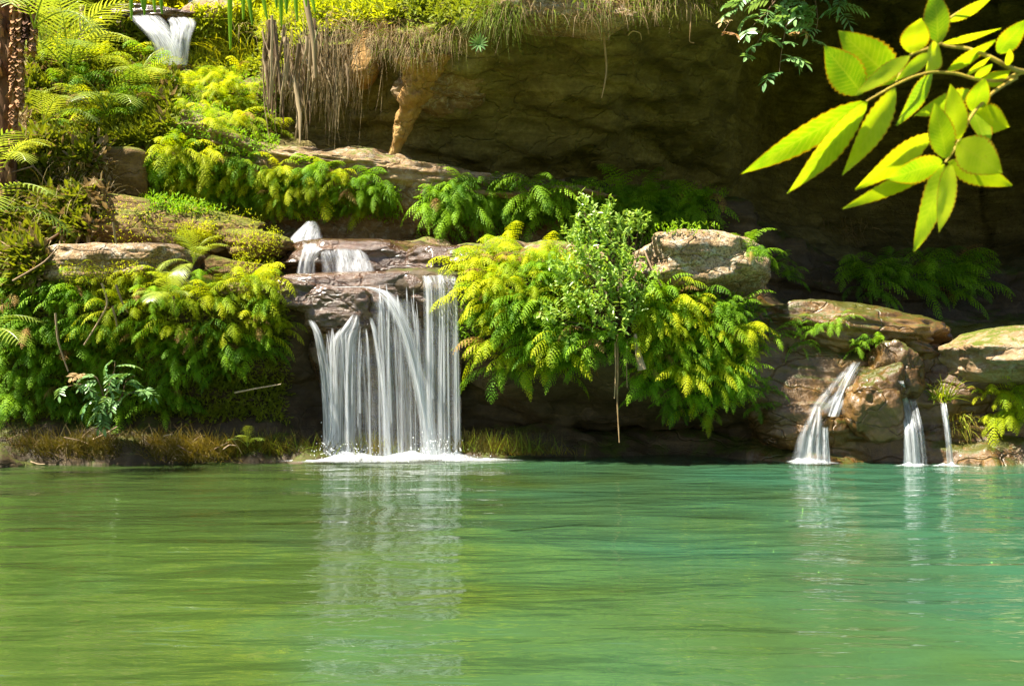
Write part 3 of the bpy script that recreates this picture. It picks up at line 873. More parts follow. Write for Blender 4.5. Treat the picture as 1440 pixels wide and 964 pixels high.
# ------------------------------------------------------------------ waterfalls
def stream(root, pts, mat, name="stream", nu=16, nv=60, ridge=0.02, seed=0, bulge=0.04, fade=0.12, soft=0.25):
    """pts: (px, py, Y, half width px). A rippled sheet of falling water."""
    P = np.array(pts, float)
    t = np.linspace(0, len(pts) - 1, nv)
    C = catmull(P, t)
    v, uv, edge = [], [], []
    rs = np.random.RandomState(seed)
    o = Vector(root.location)
    for i in range(nv):
        for k in range(nu):
            u = k / (nu - 1) * 2 - 1
            px = C[i, 0] + u * C[i, 3]
            w = W(px, C[i, 1], C[i, 2])
            nz = vnoise(np.array([[u * 5 + seed, i / nv * 1.5, seed]]), seed)[0]
            w.y -= bulge * (1 - u * u) + ridge * nz
            w.z += 0.35 * ridge * nz
            v.append(w - o)
            wid = C[i, 3] / F * C[i, 2]
            uv.append((u * wid * 4.5, i / nv * 3.0))
            e = min(1.0, (1 - abs(u)) / soft) * min(1.0, (i / nv) / fade + 0.15)
            if name == 'water_film':
                e *= min(1.0, (1 - i / nv) / 0.25)
            edge.append(max(0.0, e))
    f = []
    for i in range(nv - 1):
        for k in range(nu - 1):
            a = i * nu + k
            f.append((a, a + 1, a + nu + 1, a + nu))
    me = mesh_data(name, v, f, mat, True, uv)
    ca = me.color_attributes.new("edge", 'FLOAT_COLOR', 'POINT')
    ca.data.foreach_set("color", np.repeat(np.array(edge, dtype=np.float32), 4))
    return obj(name, me, root)


def foam(root, px, py, wpx, dm, h, seed, Y=None):
    """heap of churned foam floating where the water lands"""
    c = Vector((W(px, py, Y).x, Y, 0.0))
    n, m = 60, 22
    v, uv, edge = [], [], []
    o = Vector(root.location)
    hw = wpx / 2 / F * Y
    for i in range(n):
        for k in range(m):
            u = i / (n - 1) * 2 - 1
            w = k / (m - 1) * 2 - 1
            r = math.sqrt(min(1.0, u * u)) 
            dd = math.sqrt(u * u + w * w)
            nz = fbm(np.array([[u * 3 + seed, w * 2, seed]]), 3, seed)[0]
            z = 0.016 + h * max(0, 1 - dd) ** 1.2 * (0.75 + 0.5 * nz) + 0.01 * nz * max(0, 1 - dd)
            v.append(Vector((c.x + u * hw, c.y + w * dm / 2, z)) - o)
            uv.append((u * hw * 2, w * dm * 6))
            edge.append(max(0.0, min(1.0, (1 - dd) * 2.2 + 1.1 * nz - 0.25)) * min(1, (1 - dd) * 2.5) if dd < 1 else 0.0)
    f = []
    for i in range(n - 1):
        for k in range(m - 1):
            a = i * m + k
            f.append((a, a + 1, a + m + 1, a + m))
    me = mesh_data("foam", v, f, M['foam'], True, uv)
    ca = me.color_attributes.new("edge", 'FLOAT_COLOR', 'POINT')
    ca.data.foreach_set("color", np.repeat(np.array(edge, dtype=np.float32), 4))
    return obj("foam", me, root)


wf = empty("waterfall", W(550, 640, 14.25))
tag(wf, "main white waterfall pouring in strands over the wet lip into the pool", "waterfall")
stream(wf, [(437, 450, 14.14, 5), (447, 470, 14.08, 6), (457, 520, 14.06, 8), (462, 580, 14.06, 9), (464, 645, 14.06, 11)], M['fall'], seed=1)
stream(wf, [(500, 442, 14.14, 5), (494, 458, 14.08, 12), (484, 480, 14.05, 20), (482, 540, 14.05, 20), (480, 645, 14.08, 22)], M['sheet'], seed=2)
stream(wf, [(521, 446, 14.13, 3), (528, 470, 14.1, 4), (536, 520, 14.09, 5), (541, 580, 14.09, 5), (546, 645, 14.1, 6)], M['fall'], seed=4)
stream(wf, [(470, 404, 14.1, 8), (515, 404, 14.06, 8), (540, 412, 13.97, 11), (556, 432, 13.92, 12), (572, 470, 13.90, 11), (588, 530, 13.90, 11), (600, 590, 13.92, 12), (608, 645, 13.94, 15)], M['fall'], seed=5, nv=90, soft=0.5)
stream(wf, [(552, 420, 14.12, 26), (558, 460, 14.08, 36), (566, 540, 14.08, 40), (570, 645, 14.1, 44)], M['veil'], seed=6, nu=26)
stream(wf, [(606, 383, 14.8, 20), (614, 386, 14.4, 23), (618, 392, 14.18, 24), (620, 410, 14.1, 25), (622, 500, 14.08, 26), (623, 645, 14.1, 27)], M['veil'], seed=7, nu=28, soft=0.3, bulge=0.012)
stream(wf, [(596, 384, 14.7, 5), (600, 392, 14.16, 6), (602, 420, 14.07, 7), (603, 520, 14.05, 8), (604, 645, 14.06, 10)], M['sheet'], seed=51, soft=0.6, bulge=0.01)
stream(wf, [(618, 384, 14.7, 4), (620, 392, 14.15, 5), (622, 430, 14.06, 6), (621, 540, 14.04, 7), (622, 645, 14.05, 9)], M['sheet'], seed=52, soft=0.6, bulge=0.01)
stream(wf, [(634, 385, 14.7, 3), (638, 393, 14.16, 4), (640, 430, 14.07, 5), (642, 540, 14.05, 6), (643, 645, 14.06, 7)], M['sheet'], seed=53, soft=0.6, bulge=0.01)
stream(wf, [(505, 462, 14.12, 14), (508, 500, 14.1, 18), (512, 560, 14.1, 22), (514, 645, 14.1, 26)], M['veil'], seed=61, nu=22, fade=0.4, soft=0.6, bulge=0.01)
for k in range(34):
    if k < 12:
        x0, y0 = random.uniform(446, 516), random.uniform(455, 480)
        x1 = x0 + random.uniform(-4, 12)
    else:
        x0, y0 = random.uniform(524, 646), random.uniform(398, 440)
        x1 = x0 + random.uniform(0, 14) * (1 if x0 < 600 else 0.2)
    y1 = 645 if random.random() < 0.75 else random.uniform(540, 620)
    yy = 14.02 + random.uniform(-0.03, 0.05)
    w0 = random.uniform(0.8, 2.4)
    stream(wf, [(x0, y0, yy + 0.12, w0 * 0.6), (x0 * .7 + x1 * .3 + random.uniform(-1, 1), y0 + 30, yy + .02, w0), (x0 * .3 + x1 * .7 + random.uniform(-1.5, 1.5), (y0 + y1) / 2, yy, w0), (x1, y1, yy, w0 * 1.3)],
           M['fall'], name="strand", nu=4, nv=26, seed=100 + k, bulge=0.006, ridge=0.005, soft=0.9)
foam(wf, 480, 645, 150, 0.8, 0.10, 3, 14.05)
foam(wf, 606, 642, 200, 1.0, 0.13, 5, 14.1)
foam(wf, 550, 648, 380, 1.1, 0.07, 8, 13.95)
foam(wf, 660, 650, 160, 0.5, 0.03, 18, 13.9)
foam(wf, 440, 652, 130, 0.4, 0.03, 9, 13.8)

def spray(root, spots, n):
    """droplets thrown up where the falls land"""
    v, f = [], []
    o = Vector(root.location)
    for i in range(n):
        px, Y, sx, sz = random.choice(spots)
        c = Vector((W(px, 640, Y).x + random.gauss(0, sx), Y + random.gauss(-0.08, 0.14), 0.03 + abs(random.gauss(0, sz)))) - o
        r = random.uniform(0.003, 0.009)
        b = len(v)
        v += [c + Vector((r, 0, 0)), c + Vector((-r, 0, 0)), c + Vector((0, r, 0)), c + Vector((0, -r, 0)), c + Vector((0, 0, r * 1.6)), c + Vector((0, 0, -r))]
        for a1, a2 in ((0, 2), (2, 1), (1, 3), (3, 0)):
            f += [(b + a1, b + a2, b + 4), (b + a2, b + a1, b + 5)]
    k = obj("spray", mesh_data("spray", v, f, M['spray']), root)
    tag(k, kind="stuff")


spray(wf, [(465, 14.0, 0.12, 0.12), (485, 14.0, 0.16, 0.10), (606, 13.95, 0.16, 0.15), (545, 14.0, 0.3, 0.06), (622, 14.0, 0.2, 0.1)], 520)
uc = empty("cascade", W(470, 385, 15.2))
tag(uc, "short white cascade tumbling over the wet step above the main fall", "waterfall")
stream(uc, [(438, 312, 16.6, 8), (436, 320, 16.45, 14), (432, 332, 16.35, 22), (430, 341, 16.3, 26)], M['fall'], seed=11, bulge=0.12)
stream(uc, [(440, 342, 15.2, 14), (438, 352, 15.02, 14), (432, 368, 14.98, 12), (430, 388, 14.98, 14)], M['fall'], seed=12)
stream(uc, [(458, 342, 15.2, 12), (462, 356, 15.02, 13), (466, 372, 14.98, 14), (468, 388, 14.96, 16)], M['veil'], seed=13)
stream(uc, [(492, 350, 15.06, 22), (496, 364, 15.0, 24), (499, 378, 14.94, 28), (500, 390, 14.9, 32)], M['fall'], seed=14)
stream(uc, [(470, 388, 14.9, 60), (500, 394, 14.6, 80), (540, 400, 14.3, 90)], M['veil'], name="water_film", seed=15, nu=26)

def RK(px, py, hw, off=0.06):
    return (px, py, hit(px, py)[0].y - off, hw)


fa = empty("waterfall", W(1145, 643, 13.75))
tag(fa, "fan-shaped small waterfall sliding off the smooth dark rock on the right", "waterfall")
stream(fa, [RK(1205, 508, 6), RK(1192, 528, 16), RK(1175, 556, 26), RK(1158, 582, 30)], M['veil'], name="water_film", seed=21, nu=22)
stream(fa, [RK(1204, 510, 5, .09), RK(1192, 532, 7, .09), RK(1180, 560, 8, .09), RK(1172, 585, 9, .09)], M['fall'], seed=25)
stream(fa, [(1150, 570, 13.66, 5), (1146, 590, 13.6, 12), (1141, 615, 13.58, 20), (1138, 652, 13.58, 28)], M['fall'], seed=22, nu=20, soft=0.5)
stream(fa, [(1160, 600, 13.58, 4), (1161, 620, 13.58, 5), (1162, 652, 13.58, 7)], M['fall'], seed=23)
foam(fa, 1138, 648, 110, 0.5, 0.08, 12, 13.55)
fb = empty("waterfall", W(1287, 655, 13.4))
tag(fb, "narrow broken trickle fall down the dark rock, middle of the three right falls", "waterfall")
stream(fb, [RK(1266, 535, 4), RK(1272, 565, 7), (1279, 600, 13.42, 9), (1283, 660, 13.4, 14)], M['fall'], seed=31)
stream(fb, [RK(1282, 560, 5), (1291, 600, 13.42, 7), (1296, 660, 13.4, 10)], M['veil'], seed=32)
foam(fb, 1288, 656, 70, 0.35, 0.05, 14, 13.25)
fc = empty("waterfall", W(1336, 655, 13.4))
tag(fc, "thin straight jet of water beside the right-hand grass tuft", "waterfall")
stream(fc, [(1326, 566, 13.55, 4), (1329, 585, 13.45, 5), (1333, 620, 13.4, 5), (1337, 660, 13.4, 6)], M['fall'], seed=33)
foam(fc, 1338, 657, 70, 0.32, 0.05, 15, 13.22)
fd = empty("waterfall", W(235, 88, 19.9))
tag(fd, "distant white waterfall in two streams at the top left", "waterfall")
stream(fd, [(202, 22, 19.45, 22), (210, 30, 19.25, 24), (225, 48, 19.1, 22), (236, 66, 19.05, 21), (241, 90, 19.05, 22)], M['fall'], seed=41, soft=0.5)
stream(fd, [(252, 25, 19.6, 20), (257, 34, 19.35, 19), (254, 55, 19.2, 15), (250, 92, 19.15, 14)], M['fall'], seed=42)


# ------------------------------------------------------------------ ribbons, tufts, twigs
def tube(v, f, pts, r0, r1, sg=6):
    o = len(v)
    n = len(pts)
    for i, p in enumerate(pts):
        a = pts[min(i + 1, n - 1)] - pts[max(i - 1, 0)]
        a = a.normalized() if a.length > 1e-6 else Vector((0, 0, 1))
        s = a.cross(Vector((0.31, 0.2, 0.93)))
        s = s.normalized() if s.length > 1e-4 else Vector((1, 0, 0))
        b = a.cross(s)
        r = r0 + (r1 - r0) * i / max(1, n - 1)
        for k in range(sg):
            an = 2 * math.pi * k / sg
            v.append(p + s * (r * math.cos(an)) + b * (r * math.sin(an)))
    for i in range(n - 1):
        for k in range(sg):
            f.append((o + i * sg + k, o + i * sg + (k + 1) % sg, o + (i + 1) * sg + (k + 1) % sg, o + (i + 1) * sg + k))


def blade(v, f, p, d, L, w, droop, seg=4):
    """one grass blade: starts along d and bends down"""
    c = Vector(p)
    d = Vector(d).normalized()
    side = d.cross(Vector((random.uniform(-.3, .3), -1, random.uniform(-.3, .3))))
    side = side.normalized() if side.length > 1e-3 else Vector((1, 0, 0))
    o = len(v)
    for i in range(seg + 1):
        ww = w * (1 - i / seg) * 0.5 + 0.0006
        v.append(c - side * ww)
        v.append(c + side * ww)
        d = (d + Vector((random.uniform(-.07, .07), random.uniform(-.07, .07), -droop / seg))).normalized()
        c = c + d * (L / seg)
    for i in range(seg):
        f.append((o + 2 * i, o + 2 * i + 1, o + 2 * i + 3, o + 2 * i + 2))


def tuft(px, py, n, L, w, droop, mats, label, group=None, spread_px=20, up=0.6, name="grass_tuft", cat="grass tuft", hang=False, ypx=5, mixd=0.5, Y=None):
    if Y is None:
        c, nr = hit(px, py)
    else:
        c, nr = W(px, py, Y), Vector((0, -1, 0))
    k = c.y / F
    v, f, mi = [], [], []
    for i in range(n):
        p = Vector((random.gauss(0, spread_px * 0.5) * k, random.uniform(-.12, .12), random.uniform(-ypx, ypx) * k))
        if hang:
            d = Vector((random.gauss(0, .35), -abs(random.gauss(0.5, 0.3)), up + random.uniform(-.4, .3)))
        else:
            d = Vector((random.gauss(0, .45), random.gauss(-.25, .35), up + random.uniform(0, .6)))
        o = len(f)
        blade(v, f, p, d, L * random.uniform(0.5, 1.15), w * random.uniform(0.7, 1.2), droop * random.uniform(0.7, 1.3))
        mi += [0 if random.random() > mixd else len(mats) - 1] * (len(f) - o)
    o = obj(name, mesh_data(name, v, f, mats, False, None, mi), loc=c)
    tag(o, label, cat, group)
    return o


G, D, S = M['grass'], M['drygrass'], M['sedge']
GB = "grass hanging from the brow"
tuft(706, 20, 420, 0.85, 0.012, 2.0, [G, D], "bright green grass tuft with straw tips hanging over the cave brow", GB, 40, 0.4, hang=True, mixd=0.2, ypx=14)
for i, (px, py, n, L, mx, lab) in enumerate([
        (505, 30, 160, 0.6, 0.8, "straw-coloured hanging grass above the dead leaf curtain"),
        (545, 48, 380, 0.8, 0.85, "shaggy dry grass hanging left of the rock pillar"),
        (585, 60, 380, 0.7, 0.8, "shaggy dry grass hanging at the head of the rock pillar"),
        (630, 50, 240, 0.65, 0.6, "mixed green and dry grass just right of the pillar head"),
        (738, 5, 90, 0.4, 0.7, "dry grass between the green tuft and the pale brow slab"),
        (850, 12, 260, 0.55, 0.75, "straw tuft with a long dangling root at the right end of the brow slab"),
        (905, 4, 220, 0.5, 0.5, "green and straw fringe on the brow right of the long root"),
        (955, 0, 220, 0.5, 0.7, "fringe of dry grass on the brow left of the glossy shrub"),
        (1000, -8, 200, 0.5, 0.5, "last grass fringe on the brow beside the glossy shrub")]):
    tuft(px, py, n, L, 0.010, 2.2, [G, D], lab, GB, 52, 0.3, hang=True, mixd=mx, ypx=14)
# sedge at the waterline
tuft(690, 634, 500, 0.30, 0.010, 0.5, [S, G], "golden sedge at the waterline right of the main waterfall", "waterline sedge", 75, 0.9, ypx=2, mixd=0.2, Y=14.15)
tuft(735, 638, 260, 0.16, 0.010, 0.5, [S, G], "low golden sedge trailing right into the dark recess", "waterline sedge", 70, 0.8, ypx=2, mixd=0.1, Y=14.25)
for i, (px, lab) in enumerate([(390, "olive sedge at the waterline just left of the main waterfall"), (335, "olive sedge at the waterline under the left bank's right end"), (520, "brownish sedge behind the middle of the main waterfall")]):
    tuft(px, 640, 420, 0.34, 0.010, 0.7, [S, G], lab, "waterline sedge", 60, 0.8, ypx=4, mixd=0.25, Y=14.2 if px > 500 else 14.0)
for i, px in enumerate([25, 85, 145, 205, 265]):
    tuft(px, 636, 700, 0.30, 0.010, 0.9, [S, D], f"matted brown sedge on the left shore, {ORD[i]} from the left edge", "waterline sedge", 60, 0.55, ypx=14, mixd=0.12, Y=13.7)
tuft(1322, 562, 70, 0.42, 0.016, 1.2, [G, M['lime']], "arching green grass tuft above the thin right jet", None, 22, 0.7, ypx=4, mixd=0.4)
tuft(1352, 590, 120, 0.35, 0.012, 1.6, [G, S], "hanging grass right of the thin jet", None, 20, 0.2, hang=True, ypx=12, mixd=0.6)
tuft(1185, 325, 130, 0.75, 0.020, 2.3, [S, D], "clump of dead straps hanging at the back of the dark cave", None, 34, 0.1, hang=True, ypx=20, mixd=0.6)
tuft(95, 285, 120, 0.6, 0.012, 1.8, [D, S], "dry brown grass hanging below the rock block on the left slope", "dry grass on the left slope", 60, 0.3, hang=True, ypx=20, mixd=0.5)
tuft(60, 250, 120, 0.6, 0.012, 1.8, [S, D], "dry brown grass beside the palm trunk on the left slope", "dry grass on the left slope", 60, 0.3, hang=True, ypx=20, mixd=0.5)
tuft(125, 240, 220, 0.5, 0.012, 1.8, [D, S], "dry grass curtain left of the squared rock block", "dry grass on the left slope", 40, 0.3, hang=True, ypx=14, mixd=0.5)
tuft(170, 185, 200, 0.5, 0.012, 1.6, [D, G], "dry stalks above the squared rock block", "dry grass on the left slope", 40, 0.5, hang=True, ypx=12, mixd=0.4)
tuft(325, 90, 300, 0.6, 0.012, 1.4, [G, M['yellow']], "tall yellow-green grass right of the upper waterfall", None, 50, 0.8, ypx=20, mixd=0.5)
tuft(415, 40, 300, 0.6, 0.012, 1.8, [G, D], "green grass on top of the dead leaf curtain", None, 60, 0.5, hang=True, ypx=12, mixd=0.4)


# curtain of dead palm leaves and roots
def dead_curtain():
    root = empty("dead_leaf_curtain", W(430, 60, 17.6))
    tag(root, "curtain of grey-brown dead palm leaves and roots hanging under the brow", "dead leaves")
    o0 = Vector(root.location)
    for i in range(150):
        px = random.choice([random.uniform(372, 430), random.uniform(425, 500), random.uniform(372, 500)])
        top = random.uniform(35, 95)
        ln = (random.uniform(40, 110) if px < 430 else random.uniform(50, 120)) * (0.55 + 0.6 * abs(math.sin(px * 0.075 + 1.0)))
        top += 18 * math.sin(px * 0.11)
        ln = min(ln, 218 - top)
        Y = 17.25 + random.uniform(-0.25, 0.25)
        w = (random.uniform(0.012, 0.05) if px < 440 else random.uniform(0.006, 0.022))
        n = 9
        v, f = [], []
        x0 = px
        ph = random.uniform(0, 6)
        random_sway = random.uniform(1, 8)
        for k in range(n + 1):
            t = k / n
            c = W(x0 + random_sway * math.sin(ph + t * 3) + random.uniform(-.6, .6), top + ln * t, Y - 0.06 * math.sin(t * 2 + ph))
            tw = ph + t * 1.4
            ww = w * (0.55 + 0.6 * math.sin(math.pi * min(1, t * 0.8 + 0.15))) * (1 - 0.6 * t)
            s = Vector((math.cos(tw * 0.4), 0.35 * math.sin(tw), 0))
            v += [c - s * ww - o0, c + Vector((0, -ww * 0.6, 0)) - o0, c + s * ww - o0]
        for k in range(n):
            a = 3 * k
            f += [(a, a + 1, a + 4, a + 3), (a + 1, a + 2, a + 5, a + 4)]
        obj("dry_leaf", mesh_data("dry_leaf", v, f, M['dryleaf']), root)
    v, f = [], []
    for i in range(420):
        px = random.gauss(462, 32) if i % 3 else random.uniform(372, 505)
        py = random.uniform(25, 110)
        L = random.uniform(0.3, 1.1) * (0.6 + 0.6 * abs(math.sin(px * 0.075 + 1.0)))
        c = W(px, py, 17.3 + random.uniform(-.2, .25))
        blade(v, f, c - o0, Vector((random.gauss(0, .12), random.gauss(-.1, .1), -1)), L, 0.008, 0.2, 4)
    k = obj("root_fringe", mesh_data("root_fringe", v, f, M['drygrass'], False), root)
    tag(k, kind="stuff")


dead_curtain()


def strand(name, pts, r0, r1, mat, label, cat, group=None):
    o0 = pts[0]
    P = np.array([[*p] for p in pts])
    C = catmull(P, np.linspace(0, len(pts) - 1, len(pts) * 5))
    v, f = [], []
    tube(v, f, [Vector(c) - o0 for c in C], r0, r1, 6)
    o = obj(name, mesh_data(name, v, f, mat), loc=o0)
    tag(o, label, cat, group)
    return o


strand("hanging_root", [W(848, 20, 15.5), W(850, 60, 15.45), W(853, 95, 15.5), W(850, 120, 15.45), W(846, 138, 15.5)], 0.02, 0.008, M['root'], "long thin root dangling from the brow before the dark cave", "root", "roots hanging from the brow")
strand("hanging_root", [W(905, 10, 15.3), W(908, 28, 15.25), W(910, 40, 15.3)], 0.012, 0.006, M['root'], "short root below the green brow fringe", "root", "roots hanging from the brow")
strand("hanging_root", [W(972, 10, 15.2), W(971, 40, 15.15), W(970, 58, 15.2), W(976, 61, 15.2)], 0.012, 0.007, M['root'], "hooked root hanging left of the glossy shrub", "root", "roots hanging from the brow")
strand("hanging_root", [W(883, 50, 15.4), W(890, 44, 15.35), W(900, 47, 15.35), W(902, 56, 15.4)], 0.010, 0.006, M['root'], "curled root looping in front of the cave", "root", "roots hanging from the brow")
strand("hanging_root", [W(868, 470, 13.45), W(869, 520, 13.4), W(868, 560, 13.42), W(871, 622, 13.42)], 0.016, 0.008, M['root'], "long straw-coloured root hanging from the bush almost to the water", "root", "roots under the bush")
strand("hanging_root", [W(865, 480, 13.45), W(866, 520, 13.42), W(864, 560, 13.42)], 0.013, 0.006, M['root'], "shorter root hanging left of the long straw root", "root", "roots under the bush")
strand("hanging_root", [W(882, 480, 13.45), W(881, 510, 13.42), W(882, 545, 13.42)], 0.010, 0.005, M['root'], "thin root hanging right of the long straw root", "root", "roots under the bush")
strand("dry_stick", [W(906, 352, 13.7), W(918, 380, 13.6), W(930, 402, 13.6)], 0.014, 0.010, M['twig'], "yellow dry stem leaning against the pale boulder", "stick")
for i, (a, b, c, lab) in enumerate([
        ((143, 398), (150, 430), (118, 485), "curved pale dead stem in the left fern mat"),
        ((163, 400), (172, 425), (180, 440), "short pale dead stem beside the curved one"),
        ((158, 430), (163, 450), (166, 465), "stubby orange dead stem in the middle of the left ferns"),
        ((78, 440), (82, 480), (96, 522), "thin bent dead stem left in the fern mat"),
        ((244, 416), (245, 428), (245, 438), "short tan stub near the palm seedling"),
        ((159, 312), (161, 328), (164, 343), "pale upright stick on the edge of the pale slab"),
        ((55, 345), (80, 330), (95, 318), "straight dry stick leaning at the left end of the pale slab"),
        ((0, 248), (25, 240), (46, 234), "pale bare twig beside the palm trunk"),
        ((45, 232), (62, 252), (75, 280), "tan bent stick below the palm trunk"),
        ((18, 395), (60, 370), (80, 350), "dry stick crossing the left end of the fern mat")]):
    ps = []
    for q in (a, b, c):
        h_, n_ = hit(*q)
        ps.append(h_)
    y = min(p.y for p in ps) - 0.35
    strand("dry_stick", [W(q[0], q[1], y + 0.05 * j) for j, q in enumerate((a, b, c))], 0.014, 0.010, M['twig'], lab, "stick", "dead stems on the left bank")
# drift twigs on the left shore
for i in range(16):
    px = 6 + i * 20.5 + random.uniform(-4, 4)
    py = random.uniform(612, 652)
    y = 13.6 + random.uniform(-0.12, 0.2)
    L = random.uniform(12, 42)
    an = random.uniform(-0.6, 0.6)
    p0 = W(px, py, y)
    p0.z = max(p0.z, 0.02)
    p1 = W(px + L * math.cos(an), py + L * math.sin(an), y + random.uniform(-.1, .1))
    p1.z = max(p1.z, 0.02)
    strand("drift_twig", [p0, (p0 + p1) / 2 + Vector((0, 0, random.uniform(-.02, .03))), p1], 0.010, 0.005, M['twig'], f"brown drift twig in the left shore litter, {ORD[i]} from the left edge", "twig", "drift twigs on the left shore")
strand("drift_twig", [W(330, 552, 13.9), W(360, 546, 13.85), W(395, 540, 13.9)], 0.012, 0.008, M['twig'], "long pale twig on the dark rock left of the waterfall", "twig")


# ------------------------------------------------------------------ leafy plants
def leaf_poly(v, f, p, d, up, L, w):
    d = d.normalized()
    s = d.cross(up)
    s = s.normalized() if s.length > 1e-3 else Vector((1, 0, 0))
    n = s.cross(d)
    o = len(v)
    v += [p, p + d * L * 0.35 + s * w * 0.5 + n * L * 0.03, p + d * L * 0.75 + s * w * 0.38 - n * L * 0.02, p + d * L - n * L * 0.10, p + d * L * 0.75 - s * w * 0.38 - n * L * 0.02, p + d * L * 0.35 - s * w * 0.5 + n * L * 0.03]
    f += [(o, o + 1, o + 2, o + 3), (o, o + 3, o + 4, o + 5)]


def rvec():
    z = random.uniform(-1, 1)
    a = random.uniform(0, 2 * math.pi)
    r = math.sqrt(1 - z * z)
    return Vector((r * math.cos(a), r * math.sin(a), z))


def shrub(name, base, blobs, nleaf, L, mat, label, cat="shrub", group=None, stems=8, droop=0.0):
    """blobs: (centre, radius). Twigs run from the base into the crown, leaves sit on twig ends in sprigs."""
    root = empty(name, base)
    tag(root, label, cat, group)
    v, f, lv, lf = [], [], [], []
    tot = sum(r ** 2 for c, r in blobs)
    for c, r in blobs:
        k = int(nleaf * r ** 2 / tot)
        ns = max(4, k // 14)
        for i in range(ns):
            e = c + rvec() * r * (random.random() ** 0.4)
            if i < stems:
                mid = (base + e) / 2 + rvec() * r * 0.15
                tube(v, f, [Vector((0, 0, 0)), mid - base, e - base], 0.012 + 0.01 * r, 0.004, 5)
            ax = (e - base).normalized() + rvec() * 0.6 + Vector((0, 0, 0.5 - droop))
            ax.normalize()
            for q in range(14):
                p = e + ax * (q / 14 * L * 3.2) - base
                d = ax * 0.5 + rvec() + Vector((0, -0.2, 0.15 - droop))
                leaf_poly(lv, lf, p, d, Vector((0, -0.3, 1)) + rvec() * 0.6, L * random.uniform(.7, 1.2), L * 0.38)
    if v:
        obj("stem", mesh_data("stem", v, f, M['bark']), root)
    o = obj("foliage", mesh_data("foliage", lv, lf, mat, False), root)
    tag(o, kind="stuff")
    return root


def B(px, py, Y, rpx):
    return (W(px, py, Y), rpx / F * Y)


shrub("bush", W(872, 470, 13.75), [B(842, 318, 13.7, 20), B(826, 300, 13.7, 9), B(860, 312, 13.72, 9), B(886, 332, 13.7, 16), B(898, 326, 13.7, 7), B(820, 345, 13.6, 24), B(858, 350, 13.6, 28), B(830, 378, 13.5, 28), B(872, 388, 13.5, 30), B(800, 392, 13.5, 20),
      B(850, 415, 13.42, 28), B(812, 424, 13.45, 24), B(884, 425, 13.45, 22), B(790, 440, 13.5, 15), B(848, 452, 13.4, 22), B(880, 458, 13.42, 18), B(866, 474, 13.4, 14), B(815, 488, 13.5, 9), B(905, 400, 13.5, 10)],
      3100, 0.085, M['bush'], "pale green small-leaved bush on the bank between fern mats", stems=3)
# dead leaf under the bush
dl = []
strand("dead_leaf", [W(893, 470, 13.4), W(897, 495, 13.35), W(903, 520, 13.33)], 0.02, 0.055, M['dryleaf'], "folded grey dead leaf hanging beside the root below the bush", "dead leaf")

# sunlit trees and bushes behind the brow and the upper fall
BT = "sunlit bushes on the hill behind"
for nm, base, bl, nl, lab in [
        ("bush", W(285, 20, 22.5), [B(250, 2, 22.5, 40), B(300, -5, 22.5, 42), B(335, 5, 22.5, 35)], 1700, "yellow sunlit bush behind the tan rock beside the upper waterfall"),
        ("bush", W(380, 30, 22.5), [B(365, 5, 22, 38), B(405, 10, 22, 36), B(440, 2, 22, 36)], 1700, "yellow sunlit bush above the dead leaf curtain"),
        ("bush", W(500, 20, 20.5), [B(470, 8, 20.5, 34), B(505, 10, 20.5, 36), B(535, 0, 20.5, 30)], 1700, "yellow bush behind the hanging dry grass"),
        ("bush", W(600, 10, 19.5), [B(575, 2, 19.5, 30), B(615, -5, 19.5, 30), B(650, -10, 19.5, 30)], 1300, "yellow bush above the rock pillar"),
        ("bush", W(180, 30, 22.8), [B(150, 5, 22.8, 34), B(190, -4, 22.8, 34), B(225, 0, 22.8, 30)], 1500, "yellow-green bush behind the upper waterfall's left side"),
        ("bush", W(100, 30, 21.5), [B(70, 8, 21.5, 34), B(105, 15, 21.5, 34), B(130, 0, 21.5, 36)], 1500, "green bush at the top left behind the palm fronds")]:
    shrub(nm, base, bl, nl * 2, 0.16, M['yellow'] if "yellow" in lab else M['under'], lab, "bush", BT, stems=5)

# undergrowth covering the left slope and banks
def undergrowth(name, regions, n, L, mat, label):
    v, f = [], []
    for i in range(n):
        x0, x1, y0, y1 = random.choice(regions)
        px, py = random.uniform(x0, x1), random.uniform(y0, y1)
        p, nr = hit(px, py)
        if p.y > 26:
            continue
        for q in range(5):
            d = nr * random.uniform(0.3, 1) + rvec() * 0.9 + Vector((0, 0, 0.25))
            leaf_poly(v, f, p + rvec() * 0.07 + nr * 0.05, d, Vector((0, -0.3, 1)) + rvec() * 0.5, L * random.uniform(.6, 1.4), L * random.uniform(0.22, 0.4))
    o = obj(name, mesh_data(name, v, f, mat, False))
    tag(o, label, "undergrowth", kind="stuff")


undergrowth("undergrowth", [(40, 250, 30, 200), (40, 250, 30, 200), (20, 130, 200, 330), (0, 60, 250, 400), (130, 220, 160, 205)], 3600, 0.20, M['under'], "mixed leafy undergrowth covering the left slope")
undergrowth("leaf_litter", [(40, 250, 60, 200), (20, 150, 170, 340), (0, 60, 250, 400)], 900, 0.18, M['drygrass'], "dry brown leaf litter on the left slope")
undergrowth("bank_moss", [(0, 400, 400, 590)], 4200, 0.07, M['under'], "fine mossy growth under the left ferns")
undergrowth("hill_growth", [(270, 420, 30, 110), (420, 700, -20, 30)], 1500, 0.11, M['grass'], "sunlit ground cover on the hill and brow")
undergrowth("yellow_growth", [(270, 420, 10, 100), (420, 560, -20, 30), (330, 480, 0, 45)], 1500, 0.12, M['yellow'], "yellow sunlit leaves on the hill above the dead leaf curtain")
undergrowth("slab_moss", [(110, 390, 285, 340), (250, 300, 320, 345), (90, 260, 375, 400), (330, 390, 330, 400)], 1300, 0.035, M['lime'], "yellow moss tufts on the left slabs")
